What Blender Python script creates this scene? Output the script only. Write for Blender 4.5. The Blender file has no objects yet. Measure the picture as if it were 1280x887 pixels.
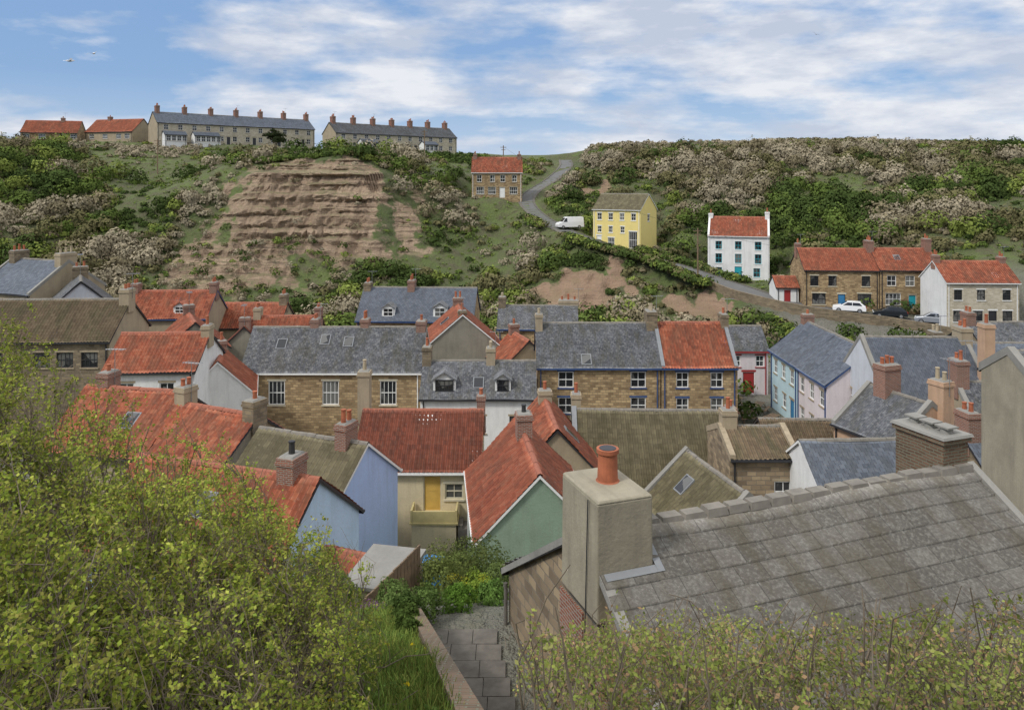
import bpy, math, random
import numpy as np
from mathutils import Vector
rng=np.random.default_rng(7); random.seed(7)
scn=bpy.context.scene
scn.view_settings.view_transform='Standard'; scn.view_settings.look='None'; scn.view_settings.exposure=0

# ---------------------------------------------------------------- noise
def _h(ix,iy):
    n=np.sin(ix*127.1+iy*311.7)*43758.5453
    return n-np.floor(n)
def vn(x,y):
    ix=np.floor(x); iy=np.floor(y); fx=x-ix; fy=y-iy
    fx=fx*fx*(3-2*fx); fy=fy*fy*(3-2*fy)
    a=_h(ix,iy);b=_h(ix+1,iy);c=_h(ix,iy+1);d=_h(ix+1,iy+1)
    return (a*(1-fx)+b*fx)*(1-fy)+(c*(1-fx)+d*fx)*fy
def fbm(x,y,o=4):
    s=0;a=.5
    for i in range(o):
        s=s+a*vn(x*2**i+17*i,y*2**i+31*i); a*=.5
    return s
def sst(a,b,x):
    t=np.clip((x-a)/(b-a),0,1); return t*t*(3-2*t)

# ---------------------------------------------------------------- materials
MATS={}
def nmat(name):
    m=bpy.data.materials.new(name); m.use_nodes=True
    nt=m.node_tree; nt.nodes.clear()
    o=nt.nodes.new('ShaderNodeOutputMaterial'); b=nt.nodes.new('ShaderNodeBsdfPrincipled')
    nt.links.new(b.outputs[0],o.inputs[0]); MATS[name]=m
    return m,nt,b
def nd(nt,t,ins=None,**kw):
    n=nt.nodes.new(t)
    for k,v in kw.items(): setattr(n,k,v)
    for k,v in (ins or {}).items():
        if isinstance(v,bpy.types.NodeSocket): nt.links.new(v,n.inputs[k])
        else: n.inputs[k].default_value=v
    return n
def mth(nt,op,a,b=0.0,c=None):
    i={0:a,1:b}
    if c is not None: i[2]=c
    return nd(nt,'ShaderNodeMath',i,operation=op).outputs[0]
def c4(c): return (c[0],c[1],c[2],1)
def mix(nt,f,a,b,bt='MIX'):
    a=c4(a) if isinstance(a,(tuple,list)) else a; b=c4(b) if isinstance(b,(tuple,list)) else b
    return nd(nt,'ShaderNodeMix',{0:f,6:a,7:b},data_type='RGBA',blend_type=bt).outputs[2]
def noise(nt,vec,scale,detail=4,rough=.6,out=0):
    return nd(nt,'ShaderNodeTexNoise',{'Vector':vec,'Scale':scale,'Detail':detail,'Roughness':rough}).outputs[out]
def mr(nt,v,a,b,c=0.,d=1.):
    return nd(nt,'ShaderNodeMapRange',{0:v,1:a,2:b,3:c,4:d}).outputs[0]
def vscale(nt,v,s):
    return nd(nt,'ShaderNodeMapping',{0:v,3:s}).outputs[0]
def bump(nt,b,h,s=.4,d=.03):
    n=nd(nt,'ShaderNodeBump',{'Strength':s,'Distance':d,'Height':h}); nt.links.new(n.outputs[0],b.inputs['Normal'])
def uvrnd(nt):
    tc=nd(nt,'ShaderNodeTexCoord'); oi=nd(nt,'ShaderNodeObjectInfo')
    r=mth(nt,'MULTIPLY',oi.outputs['Random'],57.)
    cb=nd(nt,'ShaderNodeCombineXYZ',{0:r,1:r,2:r}).outputs[0]
    v=nd(nt,'ShaderNodeVectorMath',{0:tc.outputs['UV'],1:cb},operation='ADD').outputs[0]
    return tc.outputs['UV'],v

def m_render(name,col,dirt=.35,rough=.9,dc=(.16,.14,.11)):
    m,nt,b=nmat(name); uv,v=uvrnd(nt)
    n1=noise(nt,v,.7,4); n2=noise(nt,vscale(nt,v,(3.,.35,1)),1.,4)
    f=mth(nt,'MULTIPLY',mr(nt,n2,.47,.74),dirt); f1=mth(nt,'MULTIPLY',mr(nt,n1,.45,.75),dirt)
    c=mix(nt,f,col,tuple(x*.45+y*.4 for x,y in zip(col,dc))); c=mix(nt,f1,c,tuple(x*.6 for x in col))
    n3=noise(nt,v,11,3,.7)
    c=mix(nt,mth(nt,'MULTIPLY',mr(nt,n3,.4,.75),.3),c,tuple(x*.6 for x in col))
    nt.links.new(c,b.inputs['Base Color']); b.inputs['Roughness'].default_value=rough
    bump(nt,b,n3,.4,.03)
def m_stone(name,c1,c2,mo,bw=.42,rh=.21,dirt=.4):
    m,nt,b=nmat(name); uv,v=uvrnd(nt)
    dn=nd(nt,'ShaderNodeTexNoise',{'Vector':v,'Scale':1.6,'Detail':1}).outputs['Color']
    dv=nd(nt,'ShaderNodeVectorMath',{0:dn,1:(.09,.09,0)},operation='MULTIPLY').outputs[0]
    vv=nd(nt,'ShaderNodeVectorMath',{0:v,1:dv},operation='ADD').outputs[0]
    br=nd(nt,'ShaderNodeTexBrick',{'Vector':vv,'Color1':(0,0,0,1),'Color2':(1,1,1,1),'Mortar':(.5,.5,.5,1),'Scale':1.,'Mortar Size':.016,'Mortar Smooth':.3,'Bias':0.,'Brick Width':bw,'Row Height':rh})
    t=nd(nt,'ShaderNodeSeparateColor',{0:br.outputs[0]}).outputs[0]
    n1=noise(nt,v,3.5,3); n2=noise(nt,v,.5,3)
    t2=mth(nt,'ADD',mth(nt,'MULTIPLY',t,.85),mth(nt,'MULTIPLY',n1,.25))
    c=mix(nt,t2,c1,c2)
    c=mix(nt,mth(nt,'MULTIPLY',mr(nt,n2,.42,.7),dirt),c,tuple(x*.4 for x in c1))
    c=mix(nt,br.outputs[1],c,mo)
    nt.links.new(c,b.inputs['Base Color']); b.inputs['Roughness'].default_value=.92
    h=mth(nt,'SUBTRACT',mth(nt,'MULTIPLY',n1,.6),br.outputs[1]); bump(nt,b,h,.8,.04)
def m_roof(name,cs,tw,ch,lich=(.35,.34,.28),la=.3,stag=.5,line=.05,moss=(.07,.08,.03),ma=.2,ls=5.,ll=.55):
    m,nt,b=nmat(name); uv,v=uvrnd(nt)
    s=nd(nt,'ShaderNodeSeparateXYZ',{0:uv})
    row=mth(nt,'FLOOR',mth(nt,'DIVIDE',mth(nt,'ADD',s.outputs[1],.002),ch))
    uu=mth(nt,'ADD',mth(nt,'DIVIDE',s.outputs[0],tw),mth(nt,'MULTIPLY',mth(nt,'MODULO',row,2.),stag))
    col=mth(nt,'FLOOR',uu); oi=nd(nt,'ShaderNodeObjectInfo')
    wn=nd(nt,'ShaderNodeTexWhiteNoise',{'Vector':nd(nt,'ShaderNodeCombineXYZ',{0:col,1:row,2:mth(nt,'MULTIPLY',oi.outputs['Random'],91.)}).outputs[0]},noise_dimensions='3D').outputs[0]
    n0=noise(nt,v,.5,3)
    t=mth(nt,'ADD',mth(nt,'MULTIPLY',wn,.6),mth(nt,'MULTIPLY',mr(nt,n0,.3,.7),.4))
    cr=nd(nt,'ShaderNodeValToRGB',{0:t}); e=cr.color_ramp.elements
    e[0].position=.1;e[0].color=c4(cs[0]);e[1].position=.9;e[1].color=c4(cs[2]); k=e.new(.5);k.color=c4(cs[1])
    c=cr.outputs[0]
    nl=noise(nt,v,ls,4,.75)
    c=mix(nt,mth(nt,'MULTIPLY',mr(nt,nl,ll,ll+.1),la),c,lich)
    c=mix(nt,mth(nt,'MULTIPLY',mr(nt,noise(nt,vscale(nt,v,(1.6,.5,1)),1.1,4),.45,.64),ma),c,moss)
    c=mix(nt,mth(nt,'MULTIPLY',mr(nt,nl,.45,.3),.45),c,tuple(x*.45 for x in cs[1]))
    ob=mth(nt,'MULTIPLY',oi.outputs['Random'],1.); c=mix(nt,mth(nt,'MULTIPLY',ob,.4),c,tuple(x*.6 for x in cs[1]))
    ln=mth(nt,'LESS_THAN',mth(nt,'FRACT',uu),line)
    c=mix(nt,mth(nt,'MULTIPLY',ln,.75),c,tuple(x*.25 for x in cs[0]))
    nt.links.new(c,b.inputs['Base Color']); b.inputs['Roughness'].default_value=.78
    bump(nt,b,mth(nt,'ADD',mth(nt,'MULTIPLY',wn,.4),nl),.45,.025)
def m_plain(name,col,rough=.6,metal=0,var=.2):
    m,nt,b=nmat(name); tc=nd(nt,'ShaderNodeTexCoord')
    n=noise(nt,tc.outputs['Object'],3,3)
    c=mix(nt,mth(nt,'MULTIPLY',mr(nt,n,.35,.7),var*2),col,tuple(x*.6 for x in col))
    nt.links.new(c,b.inputs['Base Color']); b.inputs['Roughness'].default_value=rough; b.inputs['Metallic'].default_value=metal
def m_glass():
    m,nt,b=nmat('glass'); tc=nd(nt,'ShaderNodeTexCoord')
    v=nd(nt,'ShaderNodeTexVoronoi',{'Vector':tc.outputs['Object'],'Scale':.8}).outputs['Color']
    s=nd(nt,'ShaderNodeSeparateColor',{0:v}).outputs[0]
    c=mix(nt,mr(nt,s,.6,1.),(.02,.022,.025),(.16,.16,.15)); nt.links.new(c,b.inputs['Base Color'])
    b.inputs['Roughness'].default_value=.06
def m_leaf(name,trans=.35):
    m=bpy.data.materials.new(name); m.use_nodes=True; nt=m.node_tree; nt.nodes.clear(); MATS[name]=m
    o=nt.nodes.new('ShaderNodeOutputMaterial')
    a=nd(nt,'ShaderNodeVertexColor',layer_name='Col').outputs[0]
    d=nd(nt,'ShaderNodeBsdfDiffuse',{0:a}).outputs[0]
    if trans>0:
        t=nd(nt,'ShaderNodeBsdfTranslucent',{0:a}).outputs[0]; d=nd(nt,'ShaderNodeMixShader',{0:trans,1:d,2:t}).outputs[0]
    nt.links.new(d,o.inputs[0])

m_stone('stone',(.19,.12,.06),(.52,.375,.20),(.24,.19,.125))
m_stone('stone_dark',(.13,.10,.065),(.29,.225,.14),(.2,.17,.13))
m_stone('stone_pale',(.42,.36,.26),(.62,.56,.44),(.5,.45,.36),dirt=.25)
m_stone('stone_gable',(.14,.105,.07),(.40,.305,.19),(.2,.17,.13),.5,.24,.5)
m_stone('brick',(.22,.07,.04),(.36,.14,.08),(.3,.26,.22),.225,.075)
m_stone('brick_mossy',(.13,.075,.045),(.26,.15,.095),(.17,.16,.11),.225,.075,.6)
m_render('white',(.76,.76,.74),.35); m_render('cream',(.64,.55,.36),.4); m_render('yellow',(.78,.64,.24),.15)
m_render('sky_blue',(.42,.54,.80),.3); m_render('pale_blue',(.50,.66,.82),.3); m_render('ice_blue',(.50,.66,.71),.25)
m_render('pink_white',(.68,.61,.62),.3); m_render('light_grey',(.58,.60,.64),.3); m_render('green_wall',(.25,.34,.25),.45)
m_render('peach',(.52,.34,.22),.5); m_render('grey_render',(.27,.25,.20),.7)
m_render('tan_render',(.38,.31,.21),.6); m_render('pink_gable',(.48,.27,.24),.5)
m_render('concrete',(.27,.26,.235),.6); m_render('chimney_render',(.34,.305,.225),.85)
m_roof('pantile_orange',((.25,.065,.035),(.46,.125,.06),(.57,.205,.11)),.25,.32,la=.45,stag=0,line=.12,ma=.65,moss=(.18,.09,.055),lich=(.45,.30,.21))
m_roof('pantile_red',((.15,.042,.025),(.25,.068,.036),(.34,.10,.055)),.25,.32,la=.2,stag=0,line=.12,ma=.4,moss=(.09,.055,.035))
m_roof('pantile_brown',((.13,.09,.055),(.19,.135,.08),(.25,.18,.11)),.25,.32,la=.3,stag=0,line=.12,ma=.5,lich=(.3,.28,.17))
m_roof('moss_tile',((.13,.11,.065),(.205,.175,.10),(.28,.24,.14)),.3,.34,la=.5,stag=0,line=.1,ma=.55,lich=(.36,.34,.2),moss=(.09,.08,.035))
m_roof('slate',((.085,.09,.10),(.145,.152,.168),(.22,.228,.245)),.3,.24,la=.6,line=.07,ma=.55,lich=(.40,.40,.39),moss=(.11,.10,.065),ll=.52)
m_roof('slate_blue',((.12,.14,.175),(.175,.20,.245),(.24,.27,.32)),.3,.24,la=.35,line=.07,ma=.35,lich=(.38,.39,.40),moss=(.11,.11,.10))
m_roof('slab',((.17,.155,.135),(.235,.215,.19),(.30,.28,.25)),.62,.40,la=.5,line=.02,ma=.65,lich=(.47,.46,.41),moss=(.15,.125,.08),ls=13.,ll=.5)
m_plain('ridge_red',(.32,.11,.065),.8); m_plain('ridge_grey',(.22,.2,.17),.85,0,.4); m_plain('trim_white',(.78,.78,.76),.5,0,.06)
m_plain('trim_blue',(.04,.08,.2),.5); m_plain('trim_teal',(.02,.35,.42),.5); m_plain('trim_dark',(.03,.03,.035),.5)
m_plain('trim_cream',(.6,.55,.42),.6); m_plain('door_yellow',(.62,.40,.10),.5); m_plain('door_blue',(.04,.2,.4),.5); m_plain('door_red',(.35,.03,.03),.5)
m_plain('balcony_buff',(.5,.42,.2),.6)
m_plain('sandstone_trim',(.38,.31,.21),.85,0,.4); m_plain('pot_red',(.42,.13,.06),.8,0,.5); m_plain('pot_cream',(.45,.37,.25),.8,0,.4); m_plain('pot_black',(.03,.03,.03),.6)
m_plain('lead',(.22,.23,.24),.6); m_plain('wood',(.22,.15,.09),.8,0,.5); m_plain('metal_grey',(.35,.36,.37),.4,.6)
m_plain('car_dark',(.02,.025,.03),.25,.2,0); m_plain('car_white',(.75,.75,.75),.3,0,.02); m_plain('car_silver',(.35,.37,.4),.3,.5,0); m_plain('tyre',(.02,.02,.02),.9)
m_plain('lamp_red',(.4,.02,.02),.3); m_plain('bin_blue',(.02,.2,.5),.5); m_plain('gull_white',(.7,.7,.7),.7); m_plain('gull_grey',(.25,.27,.3),.7)
m_plain('dark_stone',(.15,.135,.115),.9,0,.5)
m_glass(); m_leaf('leaves',.35); m_leaf('scrub',0); m_leaf('grass_blades',.3)
m,nt,b=nmat('bark'); tc=nd(nt,'ShaderNodeTexCoord'); 
nt.links.new(mix(nt,noise(nt,tc.outputs['Object'],9,2),(.09,.07,.05),(.24,.19,.135)),b.inputs['Base Color']); b.inputs['Roughness'].default_value=.9
m,nt,b=nmat('asphalt'); tc=nd(nt,'ShaderNodeTexCoord')
nt.links.new(mix(nt,noise(nt,tc.outputs['Object'],.8,4),(.09,.09,.09),(.16,.16,.155)),b.inputs['Base Color']); b.inputs['Roughness'].default_value=.9
# terrain
m,nt,b=nmat('terrain'); tc=nd(nt,'ShaderNodeTexCoord'); P=tc.outputs['Object']
vc=nd(nt,'ShaderNodeVertexColor',layer_name='Col'); s=nd(nt,'ShaderNodeSeparateColor',{0:vc.outputs[0]})
nbig=noise(nt,P,.05,4); nmd=noise(nt,P,.5,5,.7); nfi=noise(nt,P,4,4,.7)
g=mix(nt,mr(nt,nbig,.38,.62),(.09,.12,.035),(.155,.20,.055)); g=mix(nt,mr(nt,nmd,.42,.62),g,(.13,.115,.065)); g=mix(nt,mth(nt,'MULTIPLY',nfi,.6),g,(.05,.065,.025))
wv=noise(nt,vscale(nt,P,(.05,.05,1.3)),1.,5,.7)
wv2=noise(nt,vscale(nt,P,(.16,.16,2.6)),1.,4,.7)
r=mix(nt,mr(nt,wv,.36,.64),(.23,.155,.10),(.54,.40,.28)); r=mix(nt,mr(nt,wv2,.54,.64),r,(.13,.088,.06)); r=mix(nt,mth(nt,'MULTIPLY',mr(nt,nfi,.35,.65),.55),r,(.22,.16,.11))
r=mix(nt,mth(nt,'MULTIPLY',mr(nt,nbig,.45,.6),.4),r,(.30,.22,.15))
geo=nd(nt,'ShaderNodeNewGeometry'); nz=nd(nt,'ShaderNodeSeparateXYZ',{0:geo.outputs['Normal']}).outputs[2]
r=mix(nt,mth(nt,'MULTIPLY',mr(nt,mth(nt,'ADD',nz,mth(nt,'MULTIPLY',mth(nt,'SUBTRACT',nmd,.5),.6)),.78,.95),.65),r,(.15,.15,.065))
r=mix(nt,s.outputs[2],r,mix(nt,nmd,(.17,.11,.07),(.42,.27,.18)))
v=mix(nt,nfi,(.13,.125,.11),(.25,.235,.2)); v=mix(nt,mr(nt,nmd,.5,.7),v,(.11,.12,.06))
rm=mr(nt,mth(nt,'ADD',s.outputs[0],mth(nt,'MULTIPLY',mth(nt,'SUBTRACT',nmd,.5),1.3)),.38,.55)
c=mix(nt,rm,g,r); c=mix(nt,s.outputs[1],c,v)
nt.links.new(c,b.inputs['Base Color']); b.inputs['Roughness'].default_value=.95
bump(nt,b,mth(nt,'ADD',nmd,mth(nt,'MULTIPLY',nfi,.4)),1.,.7)

# ---------------------------------------------------------------- mesh helpers
def link(o,parent=None):
    scn.collection.objects.link(o)
    if parent is not None: o.parent=parent
    return o
def empty(name,loc=(0,0,0),rz=0):
    o=bpy.data.objects.new(name,None); o.location=loc; o.rotation_euler=(0,0,rz); o.empty_display_size=.5
    return link(o)
def mesh_np(name,V,F,mat,parent=None,uv=None,col=None,smooth=False):
    me=bpy.data.meshes.new(name); V=np.asarray(V,dtype=np.float32); F=np.asarray(F,dtype=np.int32)
    k=F.shape[1]
    me.vertices.add(len(V)); me.vertices.foreach_set('co',V.ravel())
    me.loops.add(F.size); me.loops.foreach_set('vertex_index',F.ravel())
    me.polygons.add(len(F)); me.polygons.foreach_set('loop_start',np.arange(0,F.size,k,dtype=np.int32))
    me.update(calc_edges=True)
    if smooth is not False: me.polygons.foreach_set('use_smooth',np.ones(len(F),dtype=bool) if smooth is True else smooth)
    if uv is not None:
        l=me.uv_layers.new(name='UVMap'); l.data.foreach_set('uv',np.asarray(uv,dtype=np.float32)[F.ravel()].ravel())
    if col is not None:
        a=me.color_attributes.new('Col','FLOAT_COLOR','POINT')
        c=np.ones((len(V),4),dtype=np.float32); c[:,:3]=col; a.data.foreach_set('color',c.ravel())
    me.materials.append(MATS[mat]); o=bpy.data.objects.new(name,me); return link(o,parent)
class MB:
    def __init__(s): s.v=[];s.f=[];s.uv=[]
    def poly(s,pts,uv=None):
        pts=[Vector(p) for p in pts]; i=len(s.v); s.v+=[tuple(p) for p in pts]; s.f.append(tuple(range(i,i+len(pts))))
        if uv is None:
            n=(pts[1]-pts[0]).cross(pts[2]-pts[0])
            if n.length>1e-9: n.normalize()
            if abs(n.z)>.75: uv=[(p.x,p.y) for p in pts]
            elif abs(n.x)>abs(n.y): uv=[(p.y+31.3,p.z) for p in pts]
            else: uv=[(p.x,p.z) for p in pts]
        s.uv+=uv
    def box(s,x0,x1,y0,y1,z0,z1,tap=0):
        t=tap
        b=[(x0,y0,z0),(x1,y0,z0),(x1,y1,z0),(x0,y1,z0)]; u=[(x0+t,y0+t,z1),(x1-t,y0+t,z1),(x1-t,y1-t,z1),(x0+t,y1-t,z1)]
        s.poly(b[::-1]); s.poly(u)
        for i in range(4): j=(i+1)%4; s.poly([b[i],b[j],u[j],u[i]])
    def cyl(s,x,y,z0,z1,r0,r1,n=12,ax='z'):
        def P(a,r,z):
            c,d=math.cos(a)*r,math.sin(a)*r
            return (x+c,y+d,z) if ax=='z' else ((x+c,z,y+d) if ax=='y' else (z,x+c,y+d))
        for i in range(n):
            a=2*math.pi*i/n;b=2*math.pi*(i+1)/n
            s.poly([P(a,r0,z0),P(b,r0,z0),P(b,r1,z1),P(a,r1,z1)])
        s.poly([P(2*math.pi*i/n,r1,z1) for i in range(n)]); s.poly([P(-2*math.pi*i/n,r0,z0) for i in range(n)])
    def rod(s,a,b,r=.02,n=5):
        a=Vector(a);b=Vector(b);d=(b-a).normalized(); u=d.orthogonal().normalized(); w=d.cross(u)
        for i in range(n):
            p=2*math.pi*i/n;q=2*math.pi*(i+1)/n
            e=u*math.cos(p)*r+w*math.sin(p)*r; f=u*math.cos(q)*r+w*math.sin(q)*r
            s.poly([a+e,a+f,b+f,b+e])
    def done(s,name,mat,parent=None,bev=0):
        if not s.f: return
        me=bpy.data.meshes.new(name); me.from_pydata(s.v,[],s.f); l=me.uv_layers.new(name='UVMap')
        l.data.foreach_set('uv',np.array(s.uv,dtype=np.float32).ravel()); me.materials.append(MATS[mat])
        o=bpy.data.objects.new(name,me); link(o,parent)
        if bev:
            w=o.modifiers.new('w','WELD'); m=o.modifiers.new('b','BEVEL'); m.width=bev; m.segments=2
        return o
def slope_grid(parent,name,mat,kind,Lr,S,o,eu,ev,n,amp=1.):
    tw,ch={'pantile':(.25,.32),'moss':(.3,.34),'slate':(.3,.24),'slab':(.62,.40)}[kind]
    if kind in('pantile','moss') : us=np.arange(0,Lr+tw/10,tw/5)
    elif kind=='slab': us=np.arange(0,Lr+.1,tw/4)
    else: us=np.linspace(0,Lr,max(int(Lr/.42),2))
    k=int(math.ceil(S/ch)); vs=[];of=[]
    hh={'pantile':.035,'moss':.035,'slate':.014,'slab':.055}[kind]
    for i in range(k):
        a=i*ch;b=min((i+1)*ch,S); vs+=[a,b]; of+=[0,hh]
    vs=np.array(vs);of=np.array(of)
    U,Vg=np.meshgrid(us,vs); OF=np.repeat(of[:,None],len(us),1)
    ph=random.random()*6
    OF=OF+.05*np.sin(U*.9+ph)*np.sin(Vg*1.1+ph)*amp
    if kind in('pantile','moss'): OF=OF+(.034 if kind=='pantile' else .02)*np.sin(2*np.pi*U/tw)
    tile=np.floor(U/tw); cr=np.repeat((np.arange(len(vs))//2)[:,None],len(us),1)
    OF=OF+_h(tile+ph,cr*1.)*.014
    W=np.array(o)[None,None]+U[...,None]*np.array(eu)+Vg[...,None]*np.array(ev)+OF[...,None]*np.array(n)
    nv,nu=U.shape; idx=np.arange(nv*nu).reshape(nv,nu)
    F=np.stack([idx[:-1,:-1],idx[:-1,1:],idx[1:,1:],idx[1:,:-1]],-1).reshape(-1,4)
    VV=Vg.copy(); VV[0::2]+=.01; VV[1::2]-=.01
    mesh_np(name,W.reshape(-1,3),F,mat,parent,uv=np.stack([U,VV],-1).reshape(-1,2))

def window(fr,gl,tr,w,P,bars=True,sill=True):
    u0,u1,z0,z1=w; f=.07
    def bx(mb,a,b,c,d,d0,d1):
        q=[P(a,c,d0),P(b,c,d0),P(b,d,d0),P(a,d,d0)]; r=[P(a,c,d1),P(b,c,d1),P(b,d,d1),P(a,d,d1)]
        mb.poly(q)
        for i in range(4): j=(i+1)%4; mb.poly([q[i],q[j],r[j],r[i]])
    bx(fr,u0,u0+f,z0,z1,.06,.13); bx(fr,u1-f,u1,z0,z1,.06,.13); bx(fr,u0+f,u1-f,z0,z0+f,.062,.13); bx(fr,u0+f,u1-f,z1-f,z1,.062,.13)
    if bars:
        zm=(z0+z1)/2; bx(fr,u0+f,u1-f,zm-.03,zm+.03,.075,.12)
        um=(u0+u1)/2; bx(fr,um-.02,um+.02,z0+f,zm-.03,.08,.12); bx(fr,um-.02,um+.02,zm+.03,z1-f,.08,.12)
        if u1-u0>1.25:
            for q in(.25,.75):
                x=u0+(u1-u0)*q; bx(fr,x-.018,x+.018,z0+f,zm-.03,.082,.12); bx(fr,x-.018,x+.018,zm+.03,z1-f,.082,.12)
    gl.poly([P(u0,z0,.11),P(u1,z0,.11),P(u1,z1,.11),P(u0,z1,.11)])
    if sill: bx(tr,u0-.08,u1+.08,z0-.1,z0-.004,-.07,.05); bx(tr,u0-.1,u1+.1,z1+.004,z1+.15,-.012,.02)

def chimney(e,u,v,w,d,z0,z1,pots,mat,pm='pot_red',aerial=False):
    c=MB(); c.box(u-w/2,u+w/2,v-d/2,v+d/2,z0,z1-.28); c.box(u-w/2-.05,u+w/2+.05,v-d/2-.05,v+d/2+.05,z1-.28,z1-.16); c.box(u-w/2-.02,u+w/2+.02,v-d/2-.02,v+d/2+.02,z1-.16,z1-.02)
    c.done('chimney_stack',mat,e)
    k=MB(); k.box(u-w/2+.04,u+w/2-.04,v-d/2+.04,v+d/2-.04,z1-.02,z1+.05,.05); k.done('chimney_flaunching','concrete',e)
    p=MB()
    for i in range(pots):
        t=(i+.5)/pots-.5
        x,y=(u,v+t*(d-.1)) if d>w else (u+t*(w-.1),v)
        h=random.choice([.35,.45,.6]); r=.12
        p.cyl(x,y,z1+.03,z1+h,r,r*.85,10); p.cyl(x,y,z1+h,z1+h+.06,r*1.05,r*1.05,10)
    p.done('chimney_pots',pm,e)
    if aerial:
        a=MB(); x,y=u+w/2+.04,v; a.rod((x,y,z1-.8),(x,y,z1+1.3),.02); a.rod((x-.5,y-.1,z1+1.25),(x+.6,y+.1,z1+1.25),.015)
        for t in(-.4,-.2,0,.2,.4,.55): a.rod((x+t,y-.25,z1+1.25),(x+t,y+.25,z1+1.25),.012)
        a.done('tv_aerial','metal_grey',e)

PADS=[]
def house(name,pos,th,L,W,H,R,wall='stone',roof='slate',kind=None,wins=(),doors=(),chims=(),frame='trim_white',cop=None,front=None,gut='trim_dark',dormers=(),skyl=(),gw=None,trimm='sandstone_trim',bars=True,pad=None,down=2.0,ridge=True,dish=None):
    e=empty(name,pos,math.radians(th))
    kind=kind or ('pantile' if 'pantile' in roof else 'moss' if 'moss' in roof else 'slab' if roof=='slab' else 'slate')
    if pad: PADS.append((pos[0],pos[1],pos[2],pad))
    fr,gl,tr,wl,wf,wg=MB(),MB(),MB(),MB(),MB(),MB(); dr={}
    faces={'F':((-L/2,-W/2),(1,0),L),'R':((L/2,-W/2),(0,1),W),'B':((L/2,W/2),(-1,0),L),'L':((-L/2,W/2),(0,-1),W)}
    for k,(o,ud,wd) in faces.items():
        nrm=(ud[1],-ud[0])
        def P(u,z,d,o=o,ud=ud,nrm=nrm): return (o[0]+ud[0]*u-nrm[0]*d,o[1]+ud[1]*u-nrm[1]*d,z)
        ops=[]
        for w in wins:
            if w[0]==k: ops.append((w[1]+wd/2-w[3]/2,w[1]+wd/2+w[3]/2,w[2],w[2]+w[4],None))
        for w in doors:
            if w[0]==k: ops.append((w[1]+wd/2-w[3]/2,w[1]+wd/2+w[3]/2,w[2],w[2]+w[4],w[5]))
        mb=wf if (k=='F' and front) else wg if (k in 'LR' and gw) else wl
        top=H
        us=sorted(set([0,wd]+[x for q in ops for x in q[:2]])); zs=sorted(set([-down,top]+[x for q in ops for x in q[2:4]]))
        for a,b in zip(us[:-1],us[1:]):
            for c,d in zip(zs[:-1],zs[1:]):
                um,zm=(a+b)/2,(c+d)/2
                if any(q[0]<um<q[1] and q[2]<zm<q[3] for q in ops): continue
                if d>H+1e-6: continue
                mb.poly([P(a,c,0),P(b,c,0),P(b,d,0),P(a,d,0)],[(a+7*ord(k),c),(b+7*ord(k),c),(b+7*ord(k),d),(a+7*ord(k),d)])
        if k in 'LR': mb.poly([P(0,H,0),P(wd,H,0),P(wd/2,H+R,0)],[(7*ord(k),H),(wd+7*ord(k),H),(wd/2+7*ord(k),H+R)])
        for q in ops:
            a,b,c,d=q[:4]
            for s,t in(((a,c),(b,c)),((b,c),(b,d)),((b,d),(a,d)),((a,d),(a,c))):
                mb.poly([P(s[0],s[1],0),P(t[0],t[1],0),P(t[0],t[1],.13),P(s[0],s[1],.13)])
            if q[4] is None: window(fr,gl,tr,q[:4],P,bars)
            else:
                m=dr.setdefault(q[4],MB()); m.poly([P(a+.06,c,.1),P(b-.06,c,.1),P(b-.06,d-.06,.1),P(a+.06,d-.06,.1)])
                for zz in (c+.15,c+(d-c)*.55):
                    m.poly([P(a+.2,zz,.085),P(b-.2,zz,.085),P(b-.2,zz+(d-c)*.3,.085),P(a+.2,zz+(d-c)*.3,.085)])
                for (s0,s1,t0,t1) in((a,a+.06,c,d),(b-.06,b,c,d),(a+.06,b-.06,d-.06,d)):
                    fr.poly([P(s0,t0,.05),P(s1,t0,.05),P(s1,t1,.05),P(s0,t1,.05)])
                tr.poly([P(a-.12,d+.004,-.012),P(b+.12,d+.004,-.012),P(b+.12,d+.2,-.012),P(a-.12,d+.2,-.012)])
    wl.done('walls',wall,e)
    wf.done('front_wall',front or wall,e); wg.done('gable_walls',gw or wall,e)
    fr.done('window_frames',frame,e); gl.done('window_glass','glass',e); tr.done('sills_and_lintels',trimm,e)
    for k,m in dr.items(): m.done('door',k,e)
    ov=.22; eo=.12 if not cop else 0.0
    sl=math.hypot(W/2,R); dy,dz=(W/2)/sl,-R/sl; S=sl+ov; Lr=L+2*eo
    for sg,nm in((-1,'roof_front'),(1,'roof_back')):
        n=(0,sg*R/sl,(W/2)/sl); off=.07
        o=(-Lr/2,n[1]*off,H+R+n[2]*off)
        slope_grid(e,nm,roof,kind,Lr,S,o,(1,0,0),(0,sg*dy,dz),n)
    ub=MB()
    for sg in(-1,1):
        y=sg*(W/2+ov*dy); z=H-ov*R/sl
        ub.poly([(-Lr/2,0,H+R+.01),(Lr/2,0,H+R+.01),(Lr/2,y,z+.01),(-Lr/2,y,z+.01)])
        ub.poly([(-Lr/2,y,z-.1),(Lr/2,y,z-.1),(Lr/2,y,z+.06),(-Lr/2,y,z+.06)])
        for x in(-Lr/2,Lr/2):
            ub.poly([(x,0,H+R+.08),(x,y,z+.08),(x,y,z-.06),(x,0,H+R-.06)])
    ub.done('roof_edge_boards','trim_white' if gut=='trim_white' else gut,e)
    g=MB()
    for sg in(-1,1):
        y=sg*(W/2+ov*dy+.06); z=H-ov*R/sl
        g.box(-Lr/2,Lr/2,y-.06,y+.06,z-.06,z+.04)
    y=-(W/2+.05); 
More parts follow.
